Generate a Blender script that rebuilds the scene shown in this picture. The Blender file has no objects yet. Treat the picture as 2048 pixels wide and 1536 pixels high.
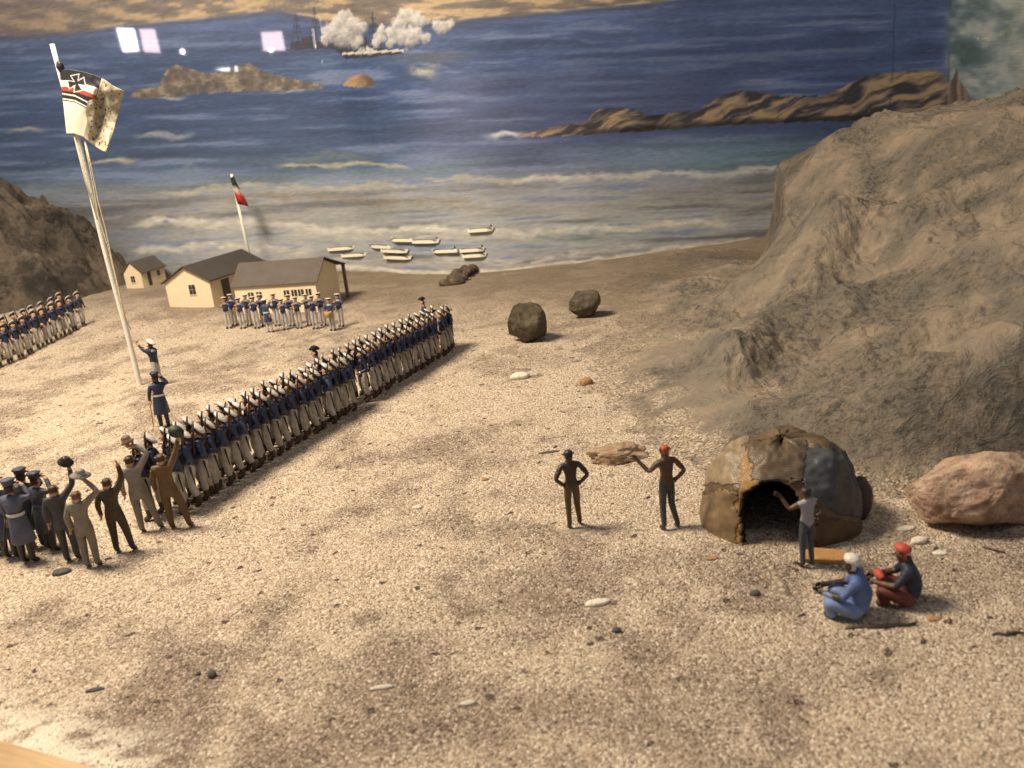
import bpy, bmesh, math, random
import numpy as np
from mathutils import Vector, Matrix, Euler
random.seed(7); RNG = np.random.default_rng(7)
SC = bpy.context.scene
COL = SC.collection
S = 0.01                      # everything below is written in centimetres (a table-top diorama)

# ------------------------------------------------------------------ camera
F_PX = 1702.0; PITCH = math.radians(17.0); ROLL = math.radians(6.0); CAM_H = 17.6
cs, sn = math.cos(PITCH), math.sin(PITCH); rc, rs = math.cos(ROLL), math.sin(ROLL)
FW = np.array([0, cs, -sn]); R0 = np.array([1.0, 0, 0]); D0 = np.array([0, -sn, -cs])
CAMP = np.array([0.0, 0.0, CAM_H])
cam = bpy.data.cameras.new('camera'); camo = bpy.data.objects.new('camera', cam); COL.objects.link(camo)
cx_, cy_ = R0 * rc + D0 * rs, -(-R0 * rs + D0 * rc)
M = Matrix.Identity(4)
for i in range(3):
    M[i][0], M[i][1], M[i][2], M[i][3] = cx_[i], cy_[i], -FW[i], CAMP[i] * S
camo.matrix_world = M
cam.sensor_width = 36; cam.lens = F_PX / 2048 * 36; cam.clip_start = 0.005; cam.clip_end = 20
cam.dof.use_dof = True; cam.dof.focus_distance = 0.54; cam.dof.aperture_fstop = 19.0
SC.camera = camo

# ------------------------------------------------------------------ light
W = bpy.data.worlds.new('World'); SC.world = W; W.use_nodes = True
W.node_tree.nodes['Background'].inputs[0].default_value = (0.86, 0.88, 1.0, 1)
W.node_tree.nodes['Background'].inputs[1].default_value = 0.18
def area_lamp(name, loc, target, size, power, color):
    l = bpy.data.lights.new(name, 'AREA'); l.shape = 'RECTANGLE'; l.size, l.size_y = size[0] * S, size[1] * S
    l.energy = power; l.color = color
    o = bpy.data.objects.new(name, l); COL.objects.link(o); o.location = Vector(loc) * S
    o.rotation_euler = (Vector(target) - Vector(loc)).to_track_quat('-Z', 'Y').to_euler()
    return o
area_lamp('display_lamp', (-46, 48, 78), (-15, 74, 0), (28, 20), 15.6, (1.0, 0.845, 0.655))
area_lamp('fill_lamp', (10, -40, 190), (0, 70, 0), (70, 50), 3.0, (1.0, 0.93, 0.86))  # unseen weak fill lamp added high up behind the viewer
SC.view_settings.view_transform = 'Standard'; SC.view_settings.look = 'None'
SC.view_settings.exposure = 0.0; SC.view_settings.gamma = 1.0
SC.cycles.max_bounces = 6; SC.cycles.use_denoising = True

# ------------------------------------------------------------------ pixel <-> world (photo pixels 2048 x 1536)
def ray(px, py):
    dx, dy = px - 1024.0, py - 768.0
    a, b = (dx * rc - dy * rs) / F_PX, (dx * rs + dy * rc) / F_PX
    return FW + a * R0 + b * D0
def at_y(px, py, Y):
    d = ray(px, py); return CAMP + d * (Y / d[1])
def project(P):
    d = np.asarray(P, float) - CAMP
    z = d @ FW; a = (d @ R0) / z; b = (d @ D0) / z
    return 1024 + F_PX * (a * rc + b * rs), 768 + F_PX * (-a * rs + b * rc)
def sstep(a, b, x):
    t = np.clip((np.asarray(x, float) - a) / (b - a), 0, 1); return t * t * (3 - 2 * t)

# ------------------------------------------------------------------ noise
_T = np.random.default_rng(3).random((256, 256))
def vnoise(x, y):
    x, y = np.asarray(x, float), np.asarray(y, float)
    xi, yi = np.floor(x).astype(int), np.floor(y).astype(int); fx, fy = x - xi, y - yi
    fx = fx * fx * (3 - 2 * fx); fy = fy * fy * (3 - 2 * fy)
    g = lambda i, j: _T[i & 255, j & 255]
    return (g(xi, yi) * (1 - fx) + g(xi + 1, yi) * fx) * (1 - fy) + (g(xi, yi + 1) * (1 - fx) + g(xi + 1, yi + 1) * fx) * fy
def fbm(x, y, o=4):
    s, a, t = 0, 0.5, 0
    for k in range(o):
        s = s + a * vnoise(np.asarray(x) * 2 ** k + 17.3 * k, np.asarray(y) * 2 ** k + 9.1 * k); t += a; a *= 0.5
    return s / t
def ground_z(X, Y):
    X, Y = np.asarray(X, float), np.asarray(Y, float)
    z = 1.2 * sstep(-15, -45, X) * sstep(82, 108, Y)
    z = z + (fbm(X / 9, Y / 9, 3) - 0.5) * 0.35 * sstep(5, 25, Y) + (fbm(X / 2.2 + 40, Y / 2.2, 3) - 0.5) * 0.2
    return z
def on_ground_flat(px, py):
    d = ray(px, py); return CAMP + d * (-CAM_H / d[2])
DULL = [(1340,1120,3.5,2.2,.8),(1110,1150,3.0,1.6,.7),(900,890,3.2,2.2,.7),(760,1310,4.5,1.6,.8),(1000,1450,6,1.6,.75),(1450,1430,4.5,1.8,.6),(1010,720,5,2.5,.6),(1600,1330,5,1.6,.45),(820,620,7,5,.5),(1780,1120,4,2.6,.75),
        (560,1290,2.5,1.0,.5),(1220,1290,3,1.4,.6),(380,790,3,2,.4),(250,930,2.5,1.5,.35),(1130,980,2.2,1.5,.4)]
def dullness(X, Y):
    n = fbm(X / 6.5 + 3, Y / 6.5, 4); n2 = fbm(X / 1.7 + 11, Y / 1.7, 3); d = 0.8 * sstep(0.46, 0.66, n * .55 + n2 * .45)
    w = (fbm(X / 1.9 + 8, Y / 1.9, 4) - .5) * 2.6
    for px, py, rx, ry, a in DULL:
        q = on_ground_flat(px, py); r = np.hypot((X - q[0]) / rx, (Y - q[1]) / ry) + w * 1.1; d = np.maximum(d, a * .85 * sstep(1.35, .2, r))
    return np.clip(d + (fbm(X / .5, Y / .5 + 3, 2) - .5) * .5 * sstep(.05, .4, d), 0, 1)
def plaster(X, Y):
    v = (np.stack([X, Y], -1) - E0[:2]) @ ENRM; u = (np.stack([X, Y], -1) - E0[:2]) @ EDIR
    return sstep(3.0, .3, v) * sstep(9, 3.5, u) * sstep(.36, .50, fbm(X / .9 + 3, Y / .55, 3)) 
def on_ground(px, py):
    d = ray(px, py); z = 0.0
    for _ in range(6):
        t = (z - CAM_H) / d[2]; P = CAMP + d * t; z = float(ground_z(P[0], P[1]))
    return np.array([P[0], P[1], z])

# ------------------------------------------------------------------ object helpers
def lin(c):
    c = np.asarray(c, float) / 255.0
    return np.where(c <= 0.04045, c / 12.92, ((c + 0.055) / 1.055) ** 2.4)
def make_mesh(name, V, faces, mats=(), midx=None, cols=None, smooth=True):
    me = bpy.data.meshes.new(name)
    V = np.asarray(V, float) * S
    if isinstance(faces, np.ndarray):
        n = faces.shape[1]
        me.vertices.add(len(V)); me.vertices.foreach_set('co', V.ravel())
        me.loops.add(faces.size); me.loops.foreach_set('vertex_index', faces.ravel().astype(np.int32))
        me.polygons.add(len(faces)); me.polygons.foreach_set('loop_start', np.arange(0, faces.size, n, dtype=np.int32))
        me.polygons.foreach_set('loop_total', np.full(len(faces), n, dtype=np.int32))
        me.update(calc_edges=True)
    else:
        me.from_pydata(V.tolist(), [], [list(map(int, f)) for f in faces])
    for m in mats: me.materials.append(m)
    if midx is not None: me.polygons.foreach_set('material_index', np.asarray(midx, dtype=np.int32))
    if cols is not None:
        at = me.color_attributes.new('paint', 'FLOAT_COLOR', 'POINT')
        c = np.ones((len(V), 4)); c[:, :3] = cols; at.data.foreach_set('color', c.ravel())
    me.polygons.foreach_set('use_smooth', np.full(len(me.polygons), bool(smooth)))
    me.update(); me.validate()
    return me
def link(name, me, parent=None, loc=(0, 0, 0), rot=(0, 0, 0)):
    o = bpy.data.objects.new(name, me); COL.objects.link(o); o.parent = parent
    o.location = Vector([float(v) for v in loc]) * S; o.rotation_euler = rot
    return o
def tag(o, label=None, cat=None, group=None, kind=None):
    if label: o['label'] = label
    if cat: o['category'] = cat
    if group: o['group'] = group
    if kind: o['kind'] = kind
    return o
def empty(name, loc, rz=0.0, label=None, cat=None, group=None, sc=1.0):
    o = bpy.data.objects.new(name, None); COL.objects.link(o); o.empty_display_size = 0.005
    o.location = Vector([float(v) for v in loc]) * S; o.rotation_euler = (0, 0, rz); o.scale = (sc,) * 3
    return tag(o, label, cat, group)
def copy_tree(o, parent=None):
    c = o.copy(); COL.objects.link(c); c.parent = parent
    for ch in list(o.children): copy_tree(ch, c)
    return c
class MB:                                  # collects simple solids (centimetres) into one mesh
    def __init__(self): self.v, self.f, self.m, self.cur = [], [], [], 0
    def add(self, V, F):
        b = len(self.v); self.v += [tuple(map(float, p)) for p in V]
        self.f += [tuple(i + b for i in f) for f in F]; self.m += [self.cur] * len(F); return self
    def box(self, lo, hi, mat=None):
        (x0, y0, z0), (x1, y1, z1) = lo, hi
        V = [(x0, y0, z0), (x1, y0, z0), (x1, y1, z0), (x0, y1, z0), (x0, y0, z1), (x1, y0, z1), (x1, y1, z1), (x0, y1, z1)]
        if mat is not None: V = [mat @ Vector(p) for p in V]
        return self.add(V, [(0, 3, 2, 1), (4, 5, 6, 7), (0, 1, 5, 4), (1, 2, 6, 5), (2, 3, 7, 6), (3, 0, 4, 7)])
    def tube(self, pts, rad, n=8):
        pts = [Vector([float(c) for c in p]) for p in pts]
        if not hasattr(rad, '__len__'): rad = [rad] * len(pts)
        V, Fc = [], []; up = Vector((0.3, 0.2, 1)).normalized()
        for i, p in enumerate(pts):
            d = (pts[min(i + 1, len(pts) - 1)] - pts[max(i - 1, 0)]).normalized()
            u = d.cross(up if abs(d.dot(up)) < 0.95 else Vector((1, 0, 0))).normalized(); w = d.cross(u)
            for k in range(n):
                a = 2 * math.pi * k / n; V.append(p + rad[i] * (math.cos(a) * u + math.sin(a) * w))
        for i in range(len(pts) - 1):
            for k in range(n):
                a, b = i * n + k, i * n + (k + 1) % n; Fc.append((a, b, b + n, a + n))
        Fc.append(tuple(range(n))[::-1]); Fc.append(tuple(range((len(pts) - 1) * n, len(pts) * n)))
        return self.add(V, Fc)
    def lathe(self, prof, n=14, center=(0, 0, 0), sx=1.0, sy=1.0, rot=None, caps=True):
        V, Fc = [], []; c = Vector(center)
        for r, z in prof:
            for k in range(n):
                a = 2 * math.pi * k / n; p = Vector((r * sx * math.cos(a), r * sy * math.sin(a), z))
                V.append((rot @ p if rot is not None else p) + c)
        for i in range(len(prof) - 1):
            for k in range(n):
                a, b = i * n + k, i * n + (k + 1) % n; Fc.append((a, b, b + n, a + n))
        if caps: Fc.append(tuple(range(n))[::-1]); Fc.append(tuple(range((len(prof) - 1) * n, len(prof) * n)))
        return self.add(V, Fc)
    def mesh(self, name, mats, smooth=True):
        return make_mesh(name, np.array(self.v), self.f, mats, self.m, smooth=smooth)

# ------------------------------------------------------------------ materials
def nt_new(name):
    m = bpy.data.materials.new(name); m.use_nodes = True
    return m, m.node_tree, m.node_tree.nodes['Principled BSDF']
def node(nt, t, **kw):
    n = nt.nodes.new(t)
    for k, v in kw.items():
        if k.startswith('i_'):
            key = k[2:]; n.inputs[int(key) if key.isdigit() else key].default_value = v
        else: setattr(n, k, v)
    return n
def coord(nt): return node(nt, 'ShaderNodeTexCoord').outputs['Object']
def noise(nt, vec, scale, detail=4, rough=0.55, dist=0.0):
    n = node(nt, 'ShaderNodeTexNoise'); n.inputs['Scale'].default_value = scale; n.inputs['Detail'].default_value = detail
    n.inputs['Roughness'].default_value = rough; n.inputs['Distortion'].default_value = dist
    nt.links.new(vec, n.inputs['Vector']); return n
def ramp(nt, fac, stops):
    r = node(nt, 'ShaderNodeValToRGB'); e = r.color_ramp.elements
    while len(e) < len(stops): e.new(0.5)
    for k, (p, c) in enumerate(stops):
        e[k].position = p; e[k].color = (*c, 1) if len(c) == 3 else c
    nt.links.new(fac, r.inputs[0]); return r.outputs[0]
def mixc(nt, fac, a, b, mode='MIX'):
    m = node(nt, 'ShaderNodeMix', data_type='RGBA', blend_type=mode)
    for sock, v in ((m.inputs[0], fac), (m.inputs[6], a), (m.inputs[7], b)):
        if isinstance(v, bpy.types.NodeSocket): nt.links.new(v, sock)
        elif isinstance(v, (int, float)): sock.default_value = v
        else: sock.default_value = (*v[:3], 1)
    return m.outputs[2]
def bump(nt, h, strength, dist, prev=None):
    b = node(nt, 'ShaderNodeBump'); b.inputs['Strength'].default_value = strength; b.inputs['Distance'].default_value = dist
    nt.links.new(h, b.inputs['Height'])
    if prev is not None: nt.links.new(prev, b.inputs['Normal'])
    return b.outputs[0]
def paint_mat(name, rgb, rough=0.55, var=0.35, scale=350.0, bmp=0.25, spec=0.4, metal=0.0):
    """hand-painted tin, card or wood: uneven coat, thin spots and specks"""
    m, nt, p = nt_new(name); co = coord(nt); c = np.array(rgb, float)
    n1 = noise(nt, co, scale, 4); n2 = noise(nt, co, scale * 4, 3)
    a = mixc(nt, n1.outputs[0], tuple(c * (1 - var)), tuple(np.clip(c * (1 + var) + 0.01, 0, 0.9)))
    f = ramp(nt, n2.outputs[0], [(0.60, (0, 0, 0)), (0.75, (0.55, 0.55, 0.55))])
    a = mixc(nt, f, a, tuple(c * 0.55))
    nt.links.new(a, p.inputs['Base Color']); p.inputs['Roughness'].default_value = rough
    p.inputs['Specular IOR Level'].default_value = spec; p.inputs['Metallic'].default_value = metal
    nt.links.new(bump(nt, n2.outputs[0], bmp, 0.0006, bump(nt, n1.outputs[0], bmp, .0015)), p.inputs['Normal'])
    return m
MT = {}
def pm(key, rgb, **kw):
    if key not in MT: MT[key] = paint_mat(key, rgb, **kw)
    return MT[key]

# ------------------------------------------------------------------ sand
def sand_material():
    m, nt, p = nt_new('dry_sand'); co = coord(nt)
    patch = noise(nt, co, 14, 5, 0.6); patch2 = noise(nt, co, 38, 4, 0.6)
    v = node(nt, 'ShaderNodeTexVoronoi'); v.inputs['Scale'].default_value = 1250; nt.links.new(co, v.inputs['Vector'])
    v2 = node(nt, 'ShaderNodeTexVoronoi'); v2.inputs['Scale'].default_value = 420; nt.links.new(co, v2.inputs['Vector'])
    sep = node(nt, 'ShaderNodeSeparateColor'); nt.links.new(v.outputs['Color'], sep.inputs[0])
    sep2 = node(nt, 'ShaderNodeSeparateColor'); nt.links.new(v2.outputs['Color'], sep2.inputs[0])
    grain = ramp(nt, sep.outputs[0], [(0.0, (0.12, 0.085, 0.055)), (0.10, (0.30, 0.22, 0.15)), (0.35, (0.51, 0.40, 0.28)),
                                     (0.8, (0.63, 0.52, 0.385)), (1.0, (0.84, 0.76, 0.62))])
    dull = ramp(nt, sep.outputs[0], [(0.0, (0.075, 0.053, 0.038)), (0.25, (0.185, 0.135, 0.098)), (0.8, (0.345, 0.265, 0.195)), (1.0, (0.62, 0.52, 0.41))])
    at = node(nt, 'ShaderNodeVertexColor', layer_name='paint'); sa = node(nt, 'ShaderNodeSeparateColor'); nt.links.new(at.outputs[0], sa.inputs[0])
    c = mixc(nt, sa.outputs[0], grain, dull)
    big = ramp(nt, sep2.outputs[1], [(0.0, (1, 1, 1)), (0.010, (1, 1, 1)), (0.014, (0, 0, 0))])
    c = mixc(nt, big, c, (0.085, 0.06, 0.045)); c = mixc(nt, sa.outputs[1], c, mixc(nt, patch2.outputs[0], (.72, .62, .45), (.94, .88, .74)))
    # the far beach is a browner, finer sand
    sx = node(nt, 'ShaderNodeSeparateXYZ'); nt.links.new(co, sx.inputs[0])
    far = node(nt, 'ShaderNodeMapRange'); far.inputs[1].default_value = 0.66; far.inputs[2].default_value = 0.98
    fx_ = node(nt, 'ShaderNodeMath', operation='MULTIPLY_ADD'); fx_.inputs[1].default_value = .6; nt.links.new(sx.outputs[0], fx_.inputs[0]); nt.links.new(sx.outputs[1], fx_.inputs[2]); nt.links.new(fx_.outputs[0], far.inputs[0])
    ff = mixc(nt, far.outputs[0], (0, 0, 0), ramp(nt, patch.outputs[0], [(0.2, (0.55, 0.55, 0.55)), (0.8, (1, 1, 1))]))
    fc = mixc(nt, noise(nt, co, 300, 4, 0.7).outputs[0], (0.13, 0.098, 0.064), (0.33, 0.255, 0.175))
    c = mixc(nt, ff, c, fc)
    nt.links.new(c, p.inputs['Base Color']); p.inputs['Roughness'].default_value = 0.9; p.inputs['Specular IOR Level'].default_value = 0.2
    b = bump(nt, noise(nt, co, 90, 4, 0.6).outputs[0], 0.5, 0.003)
    b = bump(nt, v.outputs['Distance'], 0.9, -0.0009, b)
    nt.links.new(b, p.inputs['Normal'])
    return m
SAND = sand_material()
# edge of the case: a line across the near left corner
E0 = on_ground(0, 1487); E1 = on_ground(150, 1533)
EDIR = (E1 - E0)[:2]; EDIR /= np.linalg.norm(EDIR); ENRM = np.array([-EDIR[1], EDIR[0]])     # ENRM points into the case
def build_sand():
    xs = np.linspace(-95, 85, 560); ys = 6 + (137 - 6) * np.linspace(0, 1, 480) ** 1.35
    X, Y = np.meshgrid(xs, ys); Z = ground_z(X, Y)
    # low mound by the pole
    m = on_ground(350, 800); Z += 0.5 * np.exp(-(((X - m[0]) / 4.5) ** 2 + ((Y - m[1]) / 5) ** 2))
    V = np.stack([X, Y, Z], -1).reshape(-1, 3); nx, ny = len(xs), len(ys)
    i = np.arange(nx * ny).reshape(ny, nx)
    Fc = np.stack([i[:-1, :-1], i[:-1, 1:], i[1:, 1:], i[1:, :-1]], -1).reshape(-1, 4)
    c = V[Fc].mean(1)[:, :2]; keep = ((c - E0[:2]) @ ENRM) > -0.6
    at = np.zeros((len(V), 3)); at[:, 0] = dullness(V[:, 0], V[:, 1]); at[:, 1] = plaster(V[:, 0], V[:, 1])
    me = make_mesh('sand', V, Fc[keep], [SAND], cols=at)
    tag(link('sand', me), kind='structure')
build_sand()
def build_grains():
    n = 190000
    Y = 17 + (58 - 17) * RNG.random(n * 2) ** 1.5; X = (RNG.random(n * 2) - 0.5) * 1.55 * (Y + 4)
    ok = (((np.stack([X, Y], -1) - E0[:2]) @ ENRM) > 0.05) & (RNG.random(n * 2) > plaster(X, Y) * .8)
    X, Y = X[ok][:n], Y[ok][:n]; n = len(X); Z = ground_z(X, Y)
    m = on_ground(350, 800); Z = Z + 0.5 * np.exp(-(((X - m[0]) / 4.5) ** 2 + ((Y - m[1]) / 5) ** 2))
    r = 0.015 + 0.028 * RNG.random(n) ** 2.6; big = RNG.random(n) < 0.012; r[big] *= 1.9
    yaw = RNG.random(n) * 6.28
    base = np.array([[1, 0, -.3], [.25, .9, -.2], [-.85, .5, -.3], [-.8, -.6, -.2], [.3, -.95, -.3], [.1, .05, .75]])
    V = np.repeat(base[None], n, 0) * (1 + (RNG.random((n, 6, 3)) - 0.5) * 0.7) * r[:, None, None]
    c, s_ = np.cos(yaw)[:, None], np.sin(yaw)[:, None]
    V = np.stack([V[..., 0] * c - V[..., 1] * s_, V[..., 0] * s_ + V[..., 1] * c, V[..., 2]], -1)
    V += np.stack([X, Y, Z + r * 0.25], -1)[:, None, :]
    fb = np.array([[0, 1, 5], [1, 2, 5], [2, 3, 5], [3, 4, 5], [4, 0, 5]])
    Fc = (fb[None] + (np.arange(n) * 6)[:, None, None]).reshape(-1, 3)
    pal = np.array([[.54, .43, .305], [.61, .50, .37], [.46, .36, .25], [.69, .60, .47], [.82, .75, .62], [.17, .12, .085], [.30, .21, .14], [.46, .27, .16], [.26, .235, .21]])
    k = RNG.choice(len(pal), n, p=[.27, .24, .17, .105, .04, .055, .075, .025, .02])
    cl = pal[k] * (0.85 + 0.3 * RNG.random((n, 1)))
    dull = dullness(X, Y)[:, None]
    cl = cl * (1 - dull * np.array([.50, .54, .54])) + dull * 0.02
    mat, nt, p = nt_new('sand_grain'); a = node(nt, 'ShaderNodeVertexColor', layer_name='paint')
    nt.links.new(a.outputs[0], p.inputs['Base Color']); p.inputs['Roughness'].default_value = 0.7; p.inputs['Specular IOR Level'].default_value = 0.35
    me = make_mesh('sand_grains', V.reshape(-1, 3), Fc, [mat], cols=np.repeat(cl, 6, 0), smooth=False)
    tag(link('sand_grains', me), 'loose coarse grains of pale and dark sand strewn over the ground', 'sand', kind='stuff')
build_grains()

# wooden rim of the case in the near corner
def build_rim():
    m, nt, p = nt_new('varnished_wood'); co = coord(nt)
    mp = node(nt, 'ShaderNodeMapping'); mp.inputs['Scale'].default_value = (8, 90, 90); nt.links.new(co, mp.inputs[0])
    n = noise(nt, mp.outputs[0], 3, 6, 0.6)
    nt.links.new(ramp(nt, n.outputs[0], [(0.3, (0.34, 0.20, 0.085)), (0.7, (0.60, 0.42, 0.22))]), p.inputs['Base Color']); p.inputs['Roughness'].default_value = 0.4
    nt.links.new(bump(nt, n.outputs[0], 0.3, 0.001), p.inputs['Normal'])
    bm = bmesh.new(); bmesh.ops.create_cube(bm, size=1)
    for v in bm.verts: v.co = Vector((v.co.x * 60 * S, (v.co.y - 0.5) * 3 * S, v.co.z * 3 * S))
    bmesh.ops.bevel(bm, geom=list(bm.edges), offset=0.15 * S, segments=2, affect='EDGES')
    me = bpy.data.meshes.new('case_rim'); bm.to_mesh(me); bm.free(); me.materials.append(m)
    c = E0[:2] + EDIR * 10
    o = link('case_rim', me, None, (c[0], c[1], -1.15), (0, 0, math.atan2(EDIR[1], EDIR[0])))
    tag(o, 'varnished orange-brown wooden rim of the display case beside the sand', 'case rim')
build_rim()

# ------------------------------------------------------------------ rocky hills
def hill_material(name, tan, grey, dark, scale=1.0, dust=0.6):
    m, nt, p = nt_new(name); co = coord(nt)
    n1 = noise(nt, co, 15 * scale, 7, 0.62, 0.8); n2 = noise(nt, co, 210 * scale, 6, 0.72); n3 = noise(nt, co, 60 * scale, 5, 0.6, 1.0)
    g = node(nt, 'ShaderNodeNewGeometry'); sx = node(nt, 'ShaderNodeSeparateXYZ'); nt.links.new(g.outputs['Normal'], sx.inputs[0])
    up = node(nt, 'ShaderNodeMapRange'); up.inputs[1].default_value = 0.35; up.inputs[2].default_value = 0.95; nt.links.new(sx.outputs[2], up.inputs[0])
    a = mixc(nt, ramp(nt, n1.outputs[0], [(0.40, (0, 0, 0)), (0.60, (1, 1, 1))]), grey, tan)
    a = mixc(nt, mixc(nt, 1.0, up.outputs[0], (dust,) * 3, 'MULTIPLY'), a, tan)                 # dust lies on what faces up
    rough_ = ramp(nt, noise(nt, co, 13 * scale, 4, .6, .6).outputs[0], [(.42, (.04, .04, .04)), (.60, (1, 1, 1))])          # broken, rough places between dusty smooth ones
    a = mixc(nt, mixc(nt, 1.0, ramp(nt, n2.outputs[0], [(0.38, (1, 1, 1)), (0.52, (0, 0, 0))]), rough_, 'MULTIPLY'), a, dark)
    a = mixc(nt, mixc(nt, 1.0, rough_, (.45, .45, .45), 'MULTIPLY'), a, grey)
    a = mixc(nt, ramp(nt, n3.outputs[0], [(0.58, (0, 0, 0)), (0.72, (0.5, 0.5, 0.5))]), a, tuple(np.array(tan) * 1.25))
    vc = node(nt, 'ShaderNodeVertexColor', layer_name='paint'); sv = node(nt, 'ShaderNodeSeparateColor'); nt.links.new(vc.outputs[0], sv.inputs[0])
    vo = node(nt, 'ShaderNodeTexVoronoi'); vo.inputs['Scale'].default_value = 950; nt.links.new(co, vo.inputs['Vector']); so = node(nt, 'ShaderNodeSeparateColor'); nt.links.new(vo.outputs['Color'], so.inputs[0])
    sp = node(nt, 'ShaderNodeSeparateXYZ'); nt.links.new(co, sp.inputs[0]); fm = node(nt, 'ShaderNodeMath', operation='MULTIPLY_ADD'); fm.inputs[1].default_value = .6; nt.links.new(sp.outputs[0], fm.inputs[0]); nt.links.new(sp.outputs[1], fm.inputs[2])
    fr = node(nt, 'ShaderNodeMapRange'); fr.inputs[1].default_value = .62; fr.inputs[2].default_value = .92; nt.links.new(fm.outputs[0], fr.inputs[0])
    lap = mixc(nt, fr.outputs[0], ramp(nt, so.outputs[0], [(0.0, (0.10, 0.075, 0.055)), (0.2, (0.26, 0.20, 0.14)), (0.7, (0.44, 0.35, 0.25)), (1.0, (0.68, 0.58, 0.44))]), mixc(nt, noise(nt, co, 300, 4, .7).outputs[0], (0.13, 0.098, 0.064), (0.33, 0.255, 0.175)))
    a = mixc(nt, sv.outputs[0], a, lap)   # sand lapping over the foot
    nt.links.new(a, p.inputs['Base Color']); p.inputs['Roughness'].default_value = 0.92; p.inputs['Specular IOR Level'].default_value = 0.15
    b = bump(nt, n3.outputs[0], 0.8, 0.006); b = bump(nt, n2.outputs[0], 1.0, 0.0035, b)
    mr = node(nt, 'ShaderNodeMapRange'); mr.inputs[3].default_value = .5; mr.inputs[4].default_value = 1.0; nt.links.new(rough_, mr.inputs[0])
    nt.links.new(mr.outputs[0], b.node.inputs['Strength'])
    nt.links.new(b, p.inputs['Normal'])
    return m
def tps(P, Z, lam=0.3):
    P = np.asarray(P, float); n = len(P)
    def U(r2): return np.where(r2 > 1e-9, r2 * np.log(np.maximum(r2, 1e-9)), 0) * 0.5
    d2 = ((P[:, None] - P[None]) ** 2).sum(-1); A = np.zeros((n + 3, n + 3)); A[:n, :n] = U(d2) + lam * n * np.eye(n)
    Q = np.c_[np.ones(n), P]; A[:n, n:] = Q; A[n:, :n] = Q.T
    w = np.linalg.solve(A, np.r_[np.asarray(Z, float), 0, 0, 0])
    def f(X, Y):
        out = w[n] + w[n + 1] * X + w[n + 2] * Y
        for k in range(n): out = out + w[k] * U((X - P[k, 0]) ** 2 + (Y - P[k, 1]) ** 2)
        return out
    return f
HILL_PTS = [  # photo pixel and distance (cm) read from what each place stands on
    (1440,900,41.0),(1470,700,52),(1560,600,60),(1619,536,66),(1634,425,72),(1560,760,47.5),(1700,745,46.5),(1850,725,43),(2040,650,42),
    (1500,850,42),(1620,850,39.8),(1760,800,38.3),(1900,740,37.5),(2040,720,36.6),(1800,560,57),(1900,500,58),(2040,430,56),(1780,400,73),(1900,330,72),
    (2040,300,68),(1570,325,95),(1620,292,93),(1700,252,90),(1790,240,88),(1900,228,84),(2040,195,78),
    (1700,330,82),(1620,380,84),(1700,620,54),(1600,690,52),(1950,620,47),(1720,480,67),(1850,420,66),(1570,460,82),(1540,640,62)]
HILL_FOOT = [(1425,965),(1600,985),(1760,990),(1900,985),(2048,960)]
RIDGES = [([(1430,800),(1470,700),(1560,600),(1619,536),(1660,470),(1640,425)], [46,52,60,66,70,73], 2.2, 1.1), ([(1500,850),(1620,850),(1760,800),(1900,740),(2040,715)], [42,39.8,38.3,37.5,36.6], 1.3, .6),
          ([(1650,470),(1740,440),(1840,420),(1980,350),(2048,330)], [70,70,67,66,64], 2.2, .9), ([(1500,760),(1560,770),(1700,750),(1850,700)], [47.5,47,46.5,45], 2.0, -.9),
          ([(1540,650),(1600,640),(1640,590),(1700,560)], [60,59,61,62], 1.7, -.8), ([(1720,300),(1760,360),(1800,450)], [86,80,70], 2.0, -.9), ([(1850,560),(1950,520),(2048,500)], [56,54,52], 2.0, .8), ([(1880,640),(1960,660),(2048,690)], [47,45,42], 1.8, -.7)]
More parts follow.
